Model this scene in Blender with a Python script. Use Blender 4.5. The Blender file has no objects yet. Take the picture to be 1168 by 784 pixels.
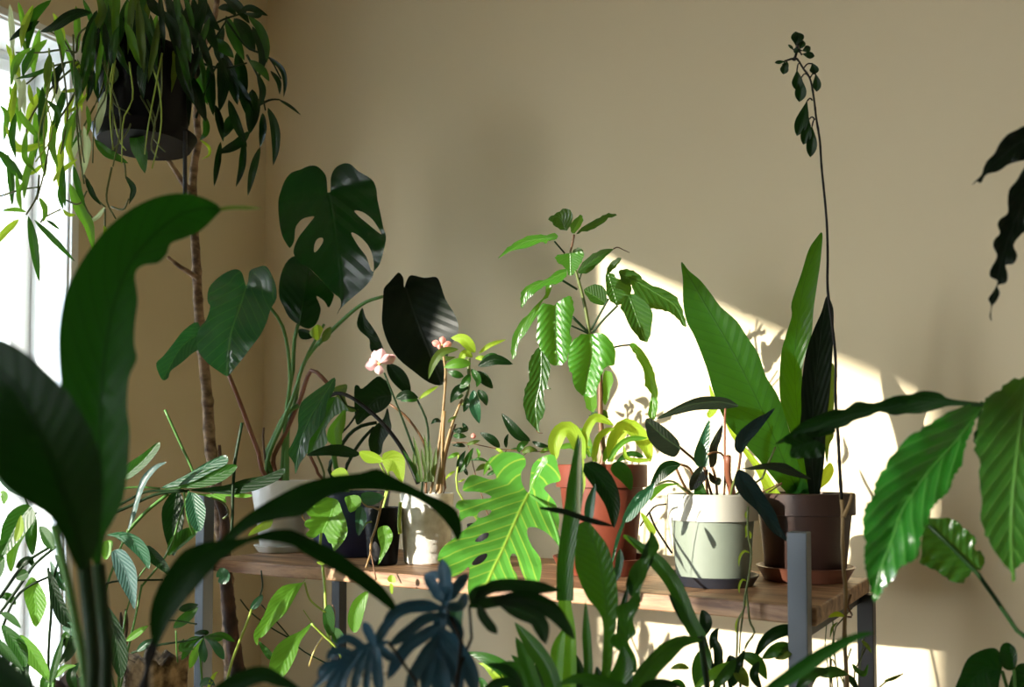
import bpy, bmesh, math, random
from mathutils import Vector, Matrix, Euler
from mathutils.geometry import delaunay_2d_cdt
random.seed(7)
COL = bpy.context.scene.collection
R = math.radians
# ------------------------------------------------------------------ camera
CAMZ = 0.96
F = 1000.0                                   # focal length in pixels of the 1168 px wide frame
cam_d = bpy.data.cameras.new('camera'); cam = bpy.data.objects.new('camera', cam_d); COL.objects.link(cam)
cam.location = (0, 0, CAMZ); cam.rotation_euler = (R(92), 0, R(32))
cam_d.sensor_width = 36; cam_d.lens = F/1168*36; cam_d.shift_y = 108/1168
cam_d.clip_start = .02
cam_d.dof.use_dof = True; cam_d.dof.focus_distance = 1.72; cam_d.dof.aperture_fstop = 3.8
bpy.context.scene.camera = cam
MW = Euler((R(92), 0, R(32))).to_matrix()
def W(px, py, D):
    return MW @ Vector(((px-584)/F*D, (392+108-py)/F*D, -D)) + Vector((0, 0, CAMZ))
def on_plane(px, py, z):
    d = MW @ Vector(((px-584)/F, (500-py)/F, -1)); t = (z-CAMZ)/d.z
    return Vector((0, 0, CAMZ)) + d*t
Z = {'F':(0,0,1), 'A1':(0,0,3.337), 'A2':(0,200,3.337), 'A3':(0,400,3.337), 'A4':(0,549,3.337), 'A5':(250,170,3.337),
     'A6':(250,370,3.337), 'A7':(250,549,3.337), 'A8':(540,210,3.893), 'B1':(560,370,3.893), 'B2':(480,480,3.893),
     'B3':(560,583,3.893), 'B4':(720,400,3.893), 'B5':(740,560,3.337), 'B6':(780,20,3.01), 'B7':(760,240,3.893),
     'B8':(918,420,2.154), 'G1':(350,400,6.674), 'G2':(480,370,6.674), 'G3':(330,480,6.674), 'G7':(340,640,3.893), 'H1':(500,460,7.76), 'K':(1088,120,3.01)}
def zp(z, pts):
    ox, oy, s = Z[z]
    return [(p[0]/s+ox, p[1]/s+oy) for p in pts]
# ------------------------------------------------------------------ materials
def nt(m): m.use_nodes = True; t = m.node_tree; t.nodes.clear(); return t, t.nodes, t.links
def rgb(c): return (c[0], c[1], c[2], 1)
def leaf_mat(name, base, trans, vein=None, rough=.38, tw=.38, mid=.02, lat=9, latw=.0, slope=1.6, bump=.28, var=.25, spec=.5, tcol2=None, lpow=1.0):
    m = bpy.data.materials.new(name); t, n, l = nt(m)
    out = n.new('ShaderNodeOutputMaterial'); mix = n.new('ShaderNodeMixShader'); pr = n.new('ShaderNodeBsdfPrincipled'); tr = n.new('ShaderNodeBsdfTranslucent')
    uv = n.new('ShaderNodeUVMap'); sx = n.new('ShaderNodeSeparateXYZ'); l.new(uv.outputs[0], sx.inputs[0])
    def M(op, a, b=None, c=None, clamp=False):
        q = n.new('ShaderNodeMath'); q.operation = op; q.use_clamp = clamp
        for i, v in enumerate((a, b, c)):
            if v is None: continue
            if isinstance(v, (int, float)): q.inputs[i].default_value = v
            else: l.new(v, q.inputs[i])
        return q.outputs[0]
    u, v = sx.outputs[0], sx.outputs[1]
    av = M('ABSOLUTE', M('SUBTRACT', v, .5))
    midm = M('SUBTRACT', 1, M('DIVIDE', av, mid), clamp=True)
    ph = M('FRACT', M('MULTIPLY', M('SUBTRACT', u, M('MULTIPLY', av, slope/ max(lat,1)*4)), lat))
    tri = M('ABSOLUTE', M('SUBTRACT', ph, .5))               # 0 at vein .. .5 between
    latm = M('SUBTRACT', 1, M('DIVIDE', tri, .09), clamp=True)
    noise = n.new('ShaderNodeTexNoise'); noise.inputs['Scale'].default_value = 22; noise.inputs['Detail'].default_value = 3
    tc = n.new('ShaderNodeTexCoord'); l.new(tc.outputs['Object'], noise.inputs['Vector'])
    oi = n.new('ShaderNodeObjectInfo')
    bc = n.new('ShaderNodeMix'); bc.data_type = 'RGBA'
    bc.inputs[6].default_value = rgb([c*(1-var) for c in base]); bc.inputs[7].default_value = rgb([min(1, c*(1+var)) for c in base])
    fac = M('ADD', M('MULTIPLY', noise.outputs[0], .6), M('MULTIPLY', oi.outputs['Random'], .45), clamp=True)
    l.new(fac, bc.inputs[0])
    vm = n.new('ShaderNodeMix'); vm.data_type = 'RGBA'
    vein = vein or [min(1, c*1.9+.02) for c in base]
    vm.inputs[7].default_value = rgb(vein); l.new(bc.outputs[2], vm.inputs[6])
    l.new(M('MAXIMUM', M('MULTIPLY', midm, .85), M('MULTIPLY', latm, latw)), vm.inputs[0])
    l.new(vm.outputs[2], pr.inputs['Base Color'])
    pr.inputs['Roughness'].default_value = rough
    pr.inputs['Specular IOR Level'].default_value = spec
    tm = n.new('ShaderNodeMix'); tm.data_type = 'RGBA'
    tm.inputs[6].default_value = rgb(trans); tm.inputs[7].default_value = rgb([c*.55 for c in trans])
    l.new(M('MAXIMUM', midm, M('MULTIPLY', latm, .5)), tm.inputs[0]); l.new(tm.outputs[2], tr.inputs[0])
    h = M('ADD', M('MULTIPLY', M('MULTIPLY', tri, 1.3), M('SUBTRACT', 1, midm)), M('MULTIPLY', midm, -.4))
    h2 = M('ADD', h, M('MULTIPLY', noise.outputs[0], .35))
    bp = n.new('ShaderNodeBump'); bp.inputs['Strength'].default_value = bump; bp.inputs['Distance'].default_value = .003
    l.new(h2, bp.inputs['Height']); l.new(bp.outputs[0], pr.inputs['Normal'])
    mix.inputs[0].default_value = tw
    l.new(pr.outputs[0], mix.inputs[1]); l.new(tr.outputs[0], mix.inputs[2]); l.new(mix.outputs[0], out.inputs[0])
    return m
def plain(name, base, rough=.6, metal=0, bump=0, bscale=40, var=0, var_scale=10, spec=.5, col2=None, stretch=None, detail=4):
    m = bpy.data.materials.new(name); t, n, l = nt(m)
    out = n.new('ShaderNodeOutputMaterial'); pr = n.new('ShaderNodeBsdfPrincipled'); l.new(pr.outputs[0], out.inputs[0])
    pr.inputs['Roughness'].default_value = rough; pr.inputs['Metallic'].default_value = metal; pr.inputs['Specular IOR Level'].default_value = spec
    tc = n.new('ShaderNodeTexCoord'); mp = n.new('ShaderNodeMapping'); l.new(tc.outputs['Object'], mp.inputs[0])
    if stretch: mp.inputs['Scale'].default_value = stretch
    nz = n.new('ShaderNodeTexNoise'); nz.inputs['Scale'].default_value = var_scale; nz.inputs['Detail'].default_value = detail; l.new(mp.outputs[0], nz.inputs['Vector'])
    mx = n.new('ShaderNodeMix'); mx.data_type = 'RGBA'
    c2 = col2 or [c*(1-var) for c in base]
    rp = n.new('ShaderNodeMapRange'); rp.inputs[1].default_value = .35; rp.inputs[2].default_value = .65; l.new(nz.outputs[0], rp.inputs[0])
    l.new(rp.outputs[0], mx.inputs[0]); mx.inputs[6].default_value = rgb(base); mx.inputs[7].default_value = rgb(c2)
    l.new(mx.outputs[2], pr.inputs['Base Color'])
    if bump:
        nb = n.new('ShaderNodeTexNoise'); nb.inputs['Scale'].default_value = bscale; nb.inputs['Detail'].default_value = 5; l.new(mp.outputs[0], nb.inputs['Vector'])
        bp = n.new('ShaderNodeBump'); bp.inputs['Strength'].default_value = bump; bp.inputs['Distance'].default_value = .004
        l.new(nb.outputs[0], bp.inputs['Height']); l.new(bp.outputs[0], pr.inputs['Normal'])
    return m
M = {}
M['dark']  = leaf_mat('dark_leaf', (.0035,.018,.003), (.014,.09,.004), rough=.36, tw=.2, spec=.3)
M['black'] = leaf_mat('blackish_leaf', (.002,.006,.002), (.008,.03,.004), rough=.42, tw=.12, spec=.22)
M['mid']   = leaf_mat('mid_leaf', (.013,.065,.006), (.07,.27,.010), rough=.36, tw=.32)
M['light'] = leaf_mat('light_leaf', (.08,.23,.02), (.26,.58,.03), rough=.42, tw=.42)
M['lime']  = leaf_mat('lime_leaf', (.26,.42,.03), (.55,.75,.04), rough=.45, tw=.48)
M['olive'] = leaf_mat('olive_leaf', (.06,.11,.015), (.20,.33,.02), rough=.5, tw=.4)
M['teal']  = leaf_mat('teal_leaf', (.016,.085,.04), (.05,.22,.04), rough=.33, tw=.25, spec=.7)
M['silver'] = leaf_mat('silvery_leaf', (.06,.13,.12), (.06,.2,.08), vein=(.01,.03,.03), rough=.35, tw=.2, spec=.6)
M['cream'] = leaf_mat('sun_glare_leaf', (.55,.60,.38), (.7,.8,.4), rough=.4, tw=.4)  # cream tone paints the sun's glare onto leaves
M['blue']  = leaf_mat('sky_sheen_leaf', (.014,.075,.125), (.01,.05,.04), vein=(.05,.16,.22), rough=.34, tw=.12, spec=.5)  # the sky's blue sheen is painted into this dark leaf's base
M['petrol']  = leaf_mat('dark_petrol_leaf', (.004,.020,.022), (.01,.05,.03), vein=(.006,.03,.03), rough=.3, tw=.12, spec=.6)
M['monstera'] = leaf_mat('monstera_leaf', (.0025,.018,.004), (.018,.14,.008), vein=(.012,.06,.010), rough=.27, tw=.22, lat=7, latw=.35, spec=.3, bump=.45)
M['philo']  = leaf_mat('philodendron_leaf', (.010,.065,.026), (.04,.22,.03), vein=(.09,.30,.05), rough=.27, tw=.25, lat=8, latw=.45, mid=.02, spec=.8, bump=.4)
M['bright'] = leaf_mat('bright_split_leaf', (.10,.36,.05), (.2,.6,.03), vein=(.5,.68,.08), rough=.26, tw=.32, lat=8, latw=.75, mid=.018, slope=2.2, spec=.8, bump=.4)
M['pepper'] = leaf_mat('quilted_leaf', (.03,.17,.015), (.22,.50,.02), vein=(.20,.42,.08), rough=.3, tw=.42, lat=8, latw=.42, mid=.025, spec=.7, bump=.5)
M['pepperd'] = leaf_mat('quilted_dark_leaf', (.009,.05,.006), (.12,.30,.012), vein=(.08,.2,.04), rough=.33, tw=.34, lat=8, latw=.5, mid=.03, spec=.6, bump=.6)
M['nest']  = leaf_mat('broad_blade', (.008,.05,.006), (.11,.36,.006), vein=(.010,.04,.008), rough=.42, tw=.33, lat=20, latw=.15, mid=.012, spec=.4)
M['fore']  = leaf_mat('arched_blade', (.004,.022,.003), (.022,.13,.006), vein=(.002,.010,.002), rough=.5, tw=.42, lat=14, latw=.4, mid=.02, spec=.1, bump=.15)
M['fore_shaded'] = leaf_mat('shaded_arched_blade', (.0025,.013,.002), (.012,.07,.004), vein=(.0015,.006,.0015), rough=.5, tw=.25, lat=14, latw=.4, mid=.02, spec=.12, bump=.15)  # darker copy of the arched blade, shade of unlit sides in its colour
M['coffee'] = leaf_mat('wavy_leaf', (.007,.065,.006), (.04,.26,.008), vein=(.10,.30,.06), rough=.24, tw=.3, lat=9, latw=.4, mid=.012, spec=.8, bump=.5)
M['purple'] = leaf_mat('purple_green_leaf', (.008,.016,.008), (.05,.05,.012), vein=(.05,.09,.03), rough=.3, tw=.15, spec=.7)
def st(name, c, rough=.5, **k): M[name] = plain(name, c, rough, **k)
st('stem_green', (.07,.20,.03)); st('stem_dark', (.010,.030,.008), spec=.2); st('stem_lime', (.30,.42,.06)); st('stem_brown', (.14,.065,.025)); st('stem_red', (.20,.07,.035))
st('stem_tan', (.27,.17,.065)); st('stem_black', (.008,.007,.005), spec=.2); st('stem_olive', (.10,.13,.03))
st('bark', (.34,.22,.13), .85, bump=1.0, bscale=60, col2=(.09,.05,.028), var_scale=38, stretch=(1,1,1.6), detail=2)
st('bark_dark', (.10,.05,.03), .9, bump=1.0, bscale=60, col2=(.015,.009,.006), var_scale=22, stretch=(1,1,.6))
st('cork', (.42,.30,.17), .95, bump=1.5, bscale=70, col2=(.05,.028,.012), var_scale=34)
st('soil', (.035,.022,.013), .95, bump=1.5, bscale=120, col2=(.012,.008,.005), var_scale=60)
st('white_ceramic', (.72,.71,.68), .35); st('speckled', (.78,.76,.70), .6, col2=(.60,.57,.50), var_scale=45, bump=.3, bscale=90)
st('navy', (.006,.012,.045), .35); st('black_plastic', (.003,.003,.004), .5, spec=.15); st('black_metal', (.012,.012,.014), .45); st('steel_grey', (.11,.13,.155), .4, metal=.35)
st('terracotta', (.17,.032,.012), .6, col2=(.13,.024,.009), var_scale=14); st('sage', (.20,.235,.185), .55, col2=(.18,.21,.165), var_scale=12); st('sage_rim', (.52,.50,.42), .55)
st('brown_pot', (.06,.028,.020), .5, col2=(.045,.02,.014), var_scale=10); st('brown_saucer', (.20,.075,.045), .35); st('slate', (.02,.022,.03), .4)
st('pink', (.80,.38,.42), .5, col2=(.92,.62,.60), var_scale=60); st('coral', (.72,.20,.16), .5, col2=(.85,.42,.36), var_scale=60); st('cream_yellow', (.75,.60,.2), .5)
def mesh_obj(name, verts, faces, mat, parent=None, uvs=None, smooth=True, base=None):
    me = bpy.data.meshes.new(name)
    b = base if base is not None else (parent['_b'] if parent is not None and '_b' in parent else (0,0,0))
    b = Vector(b)
    me.from_pydata([tuple(Vector(v)-b) for v in verts], [], faces)
    if smooth:
        me.polygons.foreach_set('use_smooth', [True]*len(me.polygons))
    if uvs is not None:
        ul = me.uv_layers.new(name='UVMap')
        for lp in me.loops: ul.data[lp.index].uv = uvs[lp.vertex_index]
    me.update()
    o = bpy.data.objects.new(name, me); COL.objects.link(o)
    me.materials.append(M[mat] if isinstance(mat, str) else mat)
    if parent is not None: o.parent = parent
    else: o.location = b
    return o
SOIL = {}
def thing(name, label, cat, base, soil=None, group=None):
    e = bpy.data.objects.new(name, None); COL.objects.link(e); e.location = base; e.empty_display_size = .05
    e['label'] = label; e['category'] = cat
    e['_b'] = tuple(base)
    if group: e['group'] = group
    if soil is not None: SOIL[e.name] = (Vector(soil[:3]), soil[3])
    return e
def done():
    for o in bpy.data.objects:
        if '_b' in o: del o['_b']
# ------------------------------------------------------------------ shape helpers
def cr(pts, n, closed=False):
    """Catmull-Rom through tuples of any length, n samples per span"""
    P = [Vector(p) for p in pts]; m = len(P); out = []
    if m == 2 and not closed:
        return [P[0].lerp(P[1], i/n) for i in range(n+1)]
    for i in range(m if closed else m-1):
        p1, p2 = P[i], P[(i+1) % m]
        p0 = P[(i-1) % m] if (closed or i > 0) else p1*2-p2
        p3 = P[(i+2) % m] if (closed or i < m-2) else p2*2-p1
        for k in range(n):
            t = k/n
            out.append(.5*((2*p1)+(p2-p0)*t+(2*p0-5*p1+4*p2-p3)*t*t+(3*p1-p0-3*p2+p3)*t**3))
    if not closed: out.append(P[-1])
    return out
def resample(pts, n):
    L = [0]
    for a, b in zip(pts, pts[1:]): L.append(L[-1]+(b-a).length)
    out = []; j = 0
    for i in range(n):
        s = L[-1]*i/(n-1)
        while j < len(L)-2 and L[j+1] < s: j += 1
        d = L[j+1]-L[j]; out.append(pts[j].lerp(pts[j+1], (s-L[j])/d if d > 0 else 0))
    return out
def V3(*a): return Vector(a)
PROF = {
 'l': lambda t: (math.sin(math.pi*min(1,t**.85))**.75) if 0 < t < 1 else 0,
 'o': lambda t: (math.sin(math.pi*t**.62)**.7) if 0 < t < 1 else 0,
 'h': lambda t: max(0, (1-t)**.55*min(1, (.55+ t*3))) if t < 1 else 0,
 's': lambda t: min(1, .35+t*3)*min(1, (1-t)*4.0)**.6 if t < 1 else 0,
 'S': lambda t: min(1, (1-t)*3.0)**.7 if t < 1 else 0,
 'p': lambda t: math.sin(math.pi*t**1.5)**.8 if 0 < t < 1 else 0,
}
NAMES = {}
def leaf(p, z, pts, hw, D, mat='mid', prof='l', tilt=0, fold=.25, arc=0, wave=.0, wf=3, D2=None, name='leaf', n=18, label=None, extra=None):
    """a blade along a midrib; hw half width in crop units; D distance from the lens plane in metres at base (D2 at tip)"""
    s = Z[z][2]; sp = zp(z, [(q[0], q[1]) for q in pts]); hw = hw/s*(.74 if z in ('A1','A2') else 1)
    D2 = D if D2 is None else D2
    c = resample(cr([(a, b, 0) for a, b in sp], 8), n)
    ms = []; m = (-1, -.66, -.33, 0, .33, .66, 1)
    verts = []; uvs = []
    ph = random.random()*6
    L = sum((b-a).length for a, b in zip(c, c[1:]))
    for i, q in enumerate(c):
        t = i/(n-1)
        a = c[max(0, i-1)]; b = c[min(n-1, i+1)]; d = (b-a); d.normalize(); pr = Vector((-d.y, d.x, 0))
        w = hw*PROF[prof](t); w = max(w, .12)
        d0 = D+(D2-D)*t - arc*math.sin(math.pi*t)
        for j in m:
            wv = wave*hw*d0/F*math.sin(t*wf*6.283+ph+(1.5 if j > 0 else 0))*abs(j)**1.5
            dd = d0 + tilt*w*d0/F*j - fold*w*d0/F*abs(j) + wv
            wj = w*(1 + .25*wave*math.sin(t*wf*6.283+ph+(2 if j > 0 else 0)))
            verts.append(W(q.x+pr.x*wj*j, q.y+pr.y*wj*j, dd)); uvs.append((t, .5+.5*j*w/hw))
    faces = []
    k = len(m)
    for i in range(n-1):
        for j in range(k-1): faces.append((i*k+j, i*k+j+1, (i+1)*k+j+1, (i+1)*k+j))
    if extra is not None:
        o = len(extra[0]); extra[0].extend(verts); extra[1].extend([tuple(x+o for x in f) for f in faces]); extra[2].extend(uvs); return None
    ob = mesh_obj(name, verts, faces, mat, p, uvs)
    if label: ob['label'] = label
    return ob
def inside(pt, poly):
    x, y = pt; r = False; n = len(poly); j = n-1
    for i in range(n):
        xi, yi = poly[i]; xj, yj = poly[j]
        if (yi > y) != (yj > y) and x < (xj-xi)*(y-yi)/(yj-yi)+xi: r = not r
        j = i
    return r
def poly(p, z, out, mid, D, mat='mid', holes=(), tilt=0, fold=.25, arc=0, D2=None, wave=0, wf=5, name='leaf', sub=3, bulge=0, label=None, lat=0, crink=0):
    o2 = zp(z, out); m2 = zp(z, mid); D2 = D if D2 is None else D2
    o2 = [(v.x, v.y) for v in cr([(a, b, 0) for a, b in o2], sub, True)]
    hs = [[(v.x, v.y) for v in cr([(a, b, 0) for a, b in zp(z, h)], 3, True)] for h in holes]
    if crink:
        n_ = len(o2); q_ = [Vector(a) for a in o2]; acc = 0; o3 = []; ph_ = random.random()*6
        for i in range(n_):
            d_ = q_[(i+1) % n_]-q_[i-1]; acc += (q_[i]-q_[i-1]).length
            if d_.length > 0: d_.normalize()
            a_ = crink*(math.sin(acc*.75+ph_)+.6*math.sin(acc*1.7+ph_*2)); o3.append((q_[i].x+d_.y*a_, q_[i].y-d_.x*a_))
        o2 = o3
    mid = resample(cr([(a, b, 0) for a, b in m2], 8), 24)
    xs = [q[0] for q in o2]; ys = [q[1] for q in o2]
    size = max(max(xs)-min(xs), max(ys)-min(ys)); step = max(1.2, size/22)
    V = [Vector(q) for q in o2]; E = [(i, (i+1) % len(V)) for i in range(len(V))]
    for h in hs:
        b = len(V); V += [Vector(q) for q in h]; E += [(b+i, b+(i+1) % len(h)) for i in range(len(h))]
    mi = [m_ for m_ in mid if inside((m_.x, m_.y), o2) and not any(inside((m_.x, m_.y), h) for h in hs) and min((Vector((m_.x, m_.y))-q_).length for q_ in V) > .3]
    b = len(V); V += [Vector((m_.x, m_.y)) for m_ in mi]
    E += [(b+i, b+i+1) for i in range(len(mi)-1) if (mi[i+1]-mi[i]).length < 2.5*(mid[1]-mid[0]).length]
    y = min(ys)+step*.5; row = 0
    while y < max(ys):
        x = min(xs)+step*(.5 if row % 2 else 0)
        while x < max(xs):
            if inside((x, y), o2) and not any(inside((x, y), h) for h in hs) and all((x-m_.x)**2+(y-m_.y)**2 > (.45*step)**2 for m_ in mi):
                V.append(Vector((x, y)))
            x += step
        y += step*.87; row += 1
    vv, ee, ff, *_ = delaunay_2d_cdt(V, E, [], 0, 1e-4)
    F2 = []
    for f in ff:
        c = [sum(vv[i][k] for i in f)/len(f) for k in (0, 1)]
        if inside(c, o2) and not any(inside(c, h) for h in hs): F2.append(tuple(f))
    # midrib frame for every vertex
    info = []
    for v in vv:
        q = Vector((v[0], v[1], 0)); best = None
        for i in range(len(mid)-1):
            a, b = mid[i], mid[i+1]; ab = b-a; t = max(0, min(1, (q-a).dot(ab)/max(ab.length_squared, 1e-9)))
            e = (q-(a+ab*t)); dd = e.length
            if best is None or dd < best[0]:
                sg = 1 if ab.x*e.y-ab.y*e.x > 0 else -1
                best = (dd, (i+t)/(len(mid)-1), sg)
        info.append(best)
    info = [(0, b_[1], b_[2]) if b_[0] < .02 else b_ for b_ in info]
    mx = max(b[0] for b in info); ph = random.random()*6
    verts = []; uvs = []
    for v, (dd, u, sg) in zip(vv, info):
        d0 = D+(D2-D)*u - arc*math.sin(math.pi*u); k = d0/F; r = dd/mx
        e = tilt*dd*sg*k - fold*dd*k + wave*mx*k*math.sin(u*wf*6.283+ph+sg)*r*r - bulge*mx*k*math.sin(math.pi*min(1, r))
        if lat: e += .22*lat*mx*k*math.sin((u*6-r*1.6+sg*.2)*6.283)*min(1, r*3)*.5
        verts.append(W(v[0], v[1], d0+e)); uvs.append((u, .5+.5*sg*r))
    ob = mesh_obj(name, verts, F2, mat, p, uvs)
    if label: ob['label'] = label
    return ob
def tube_geo(P, rad, k=8):
    n = len(P); verts = []; faces = []
    up = Vector((.13, .31, .94))
    for i, q in enumerate(P):
        d = (P[min(n-1, i+1)]-P[max(0, i-1)])
        if d.length < 1e-9: d = Vector((0, 0, 1))
        d.normalize(); s = d.cross(up)
        if s.length < .05: s = d.cross(Vector((1, 0, 0)))
        s.normalize(); t = d.cross(s)
        r = rad(i/(n-1)) if callable(rad) else rad
        for j in range(k):
            a = 6.28318*j/k; verts.append(q+(s*math.cos(a)+t*math.sin(a))*r)
    for i in range(n-1):
        for j in range(k): faces.append((i*k+j, i*k+(j+1) % k, (i+1)*k+(j+1) % k, (i+1)*k+j))
    faces.append(tuple(range(k-1, -1, -1))); faces.append(tuple((n-1)*k+j for j in range(k)))
    return verts, faces
def stem(p, z, pts, r, D, mat='stem_green', D2=None, r2=None, root=False, name='stem', n=None, k=7, knobs=0):
    """r in crop units (half thickness) at start, r2 at end.  root: run on down to the soil"""
    s = Z[z][2]; q = zp(z, pts); D2 = D if D2 is None else D2; r2 = r if r2 is None else r2
    m = len(q); P = [W(a, b, D+(D2-D)*i/max(1, m-1)) for i, (a, b) in enumerate(q)]
    if root:
        c, R0 = SOIL[p.name]; a = random.random()*6.28
        t = c+Vector((math.cos(a), math.sin(a), 0))*R0*.45*random.random()
        if (P[-1]-t).length > .25:
            mm = P[-1].lerp(t, .5); mm.z = P[-1].z*.45+t.z*.55; P.append(mm)
        P.append(t-Vector((0, 0, .008)))
    P = resample(cr(P, 6), n or max(8, 3*m))
    ra, rb = r/s*D/F, r2/s*D2/F
    def rad(t):
        x = ra+(rb-ra)*t
        if knobs: x *= 1+.22*max(0, math.sin(t*knobs*6.283))**6
        return x
    v, f = tube_geo(P, rad, k)
    return mesh_obj(name, v, f, mat, p)
def lathe(p, name, prof, c, mat, seg=48, base=None):
    verts = []; faces = []; c = Vector(c)
    for r, z in prof:
        for j in range(seg):
            a = 6.28318530718*j/seg; verts.append(c+Vector((math.cos(a)*r, math.sin(a)*r, z)))
    for i in range(len(prof)-1):
        for j in range(seg): faces.append((i*seg+j, i*seg+(j+1) % seg, (i+1)*seg+(j+1) % seg, (i+1)*seg+j))
    if prof[0][0] > 1e-4: faces.append(tuple(range(seg-1, -1, -1)))
    if prof[-1][0] > 1e-4: faces.append(tuple((len(prof)-1)*seg+j for j in range(seg)))
    o = mesh_obj(name, verts, faces, mat, p, base=base)
    try:
        o.data.set_sharp_from_angle(angle=R(40))
    except Exception: pass
    return o
def pot(p, c, rb, rt, h, mat, rim=0, rimw=.004, rimmat=None, soilz=.02, th=.005, feet=False):
    """open pot with real wall thickness, soil inside"""
    pr = [(0.0001, 0), (rb-.003, 0), (rb, .003)]
    if rim:
        pr += [(rb+(rt-rb)*(1-rim/h), h-rim-.001)]
        if rimmat is None: pr += [(rt+rimw, h-rim), (rt+rimw, h-.002), (rt+rimw-.002, h)]
        else: pr += [(rt, h-.001)]
    else: pr += [(rt, h-.002), (rt-.001, h)]
    pr += [(rt-th, h), (rt-th-.001, h-.004), (rb+(rt-rb)*.6-th, h*.6), (.0001, h*.6)]
    lathe(p, 'pot', pr, c, mat)
    if rim and rimmat:
        lathe(p, 'pot_rim', [(rt+.0002, h-rim), (rt+rimw, h-rim), (rt+rimw+.0005, h-.002), (rt+rimw-.002, h+.001), (rt-.002, h+.001), (rt-.0025, h-.003)], c, rimmat)
    rs = (rb+(rt-rb)*.85)-th+.0005
    lathe(p, 'soil', [(.0001, h-soilz+.004), (rs*.5, h-soilz+.003), (rs, h-soilz), (rs, h-soilz-.01), (.0001, h-soilz-.01)], c, 'soil', 32)
def potted(name, label, c, rb, rt, h, mat, cat='potted plant', soilz=.02, **k):
    c = Vector(c); t = thing(name, label, cat, c, (c.x, c.y, c.z+h-soilz, rt-.01))
    pot(t, c, rb, rt, h, mat, soilz=soilz, **k); return t
def floor_at(px, D): v = W(px, 535, D); return Vector((v.x, v.y, 0))
def lobed(p, z, mid, lobes, D, mat, hwm=10, name='leaf', D2=None, tilt=0, label=None):
    """deeply cut leaf: one mesh of finger lobes leaving a midrib strip. lobes: (list of points, hw, Dtip)"""
    ex = ([], [], [])
    leaf(p, z, mid, hwm, D, mat, 's', D2=D2, extra=ex, tilt=tilt)
    for pts, hw, dt in lobes:
        leaf(p, z, pts, hw*.85, D-.002, mat, 's', D2=dt, extra=ex, tilt=tilt+random.uniform(-.3, .3), n=12, wave=.1)
    o = mesh_obj(name, ex[0], ex[1], mat, p, ex[2])
    if label: o['label'] = label
    return o
# ------------------------------------------------------------------ room
XL, XR, YB, YF, HC = -2.32, 2.0, 2.10, -6.1, 2.62
TH = .22
def box_geo(a, b):
    x0, y0, z0 = a; x1, y1, z1 = b
    v = [(x0,y0,z0),(x1,y0,z0),(x1,y1,z0),(x0,y1,z0),(x0,y0,z1),(x1,y0,z1),(x1,y1,z1),(x0,y1,z1)]
    return v, [(0,3,2,1),(4,5,6,7),(0,1,5,4),(1,2,6,5),(2,3,7,6),(3,0,4,7)]
def boxes(name, lst, mat, parent=None, kind=None, bevel=0):
    V_, F_ = [], []
    for a, b in lst:
        v, f = box_geo(a, b); o = len(V_); V_ += v; F_ += [tuple(i+o for i in q) for q in f]
    ob = mesh_obj(name, V_, F_, mat, parent, smooth=False)
    if bevel:
        m = ob.modifiers.new('b', 'BEVEL'); m.width = bevel; m.segments = 2
    if kind: ob['kind'] = kind
    return ob
def wall_mat():
    m = bpy.data.materials.new('plaster'); t, n, l = nt(m)
    out = n.new('ShaderNodeOutputMaterial'); pr = n.new('ShaderNodeBsdfPrincipled'); l.new(pr.outputs[0], out.inputs[0])
    pr.inputs['Roughness'].default_value = .85; pr.inputs['Specular IOR Level'].default_value = .2
    tc = n.new('ShaderNodeTexCoord')
    nz = n.new('ShaderNodeTexNoise'); nz.inputs['Scale'].default_value = 1.6; nz.inputs['Detail'].default_value = 6; l.new(tc.outputs['Object'], nz.inputs['Vector'])
    mx = n.new('ShaderNodeMix'); mx.data_type = 'RGBA'; l.new(nz.outputs[0], mx.inputs[0])
    mx.inputs[6].default_value = (.71,.61,.41,1); mx.inputs[7].default_value = (.76,.66,.46,1); l.new(mx.outputs[2], pr.inputs['Base Color'])
    nb = n.new('ShaderNodeTexNoise'); nb.inputs['Scale'].default_value = 30; nb.inputs['Detail'].default_value = 6; l.new(tc.outputs['Object'], nb.inputs['Vector'])
    bp = n.new('ShaderNodeBump'); bp.inputs['Strength'].default_value = .12; bp.inputs['Distance'].default_value = .004
    l.new(nb.outputs[0], bp.inputs['Height']); l.new(bp.outputs[0], pr.inputs['Normal'])
    return m
M['plaster'] = wall_mat()
def planks(name, c1, c2, sx):
    m = bpy.data.materials.new(name); t, n, l = nt(m)
    out = n.new('ShaderNodeOutputMaterial'); pr = n.new('ShaderNodeBsdfPrincipled'); l.new(pr.outputs[0], out.inputs[0])
    tc = n.new('ShaderNodeTexCoord'); mp = n.new('ShaderNodeMapping'); mp.inputs['Scale'].default_value = sx; l.new(tc.outputs['Object'], mp.inputs[0])
    nz = n.new('ShaderNodeTexNoise'); nz.inputs['Scale'].default_value = 3; nz.inputs['Detail'].default_value = 8; nz.inputs['Roughness'].default_value = .65; nz.inputs['Distortion'].default_value = .4
    l.new(mp.outputs[0], nz.inputs['Vector'])
    rp = n.new('ShaderNodeValToRGB'); l.new(nz.outputs[0], rp.inputs[0])
    rp.color_ramp.elements[0].position = .36; rp.color_ramp.elements[0].color = rgb(c1)
    rp.color_ramp.elements[1].position = .62; rp.color_ramp.elements[1].color = rgb(c2)
    l.new(rp.outputs[0], pr.inputs['Base Color']); pr.inputs['Roughness'].default_value = .5
    bp = n.new('ShaderNodeBump'); bp.inputs['Strength'].default_value = .4; bp.inputs['Distance'].default_value = .003
    l.new(nz.outputs[0], bp.inputs['Height']); l.new(bp.outputs[0], pr.inputs['Normal'])
    return m
M['wood'] = planks('oiled_wood', (.13,.055,.025), (.46,.27,.14), (1.2, 14, 14))
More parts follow.
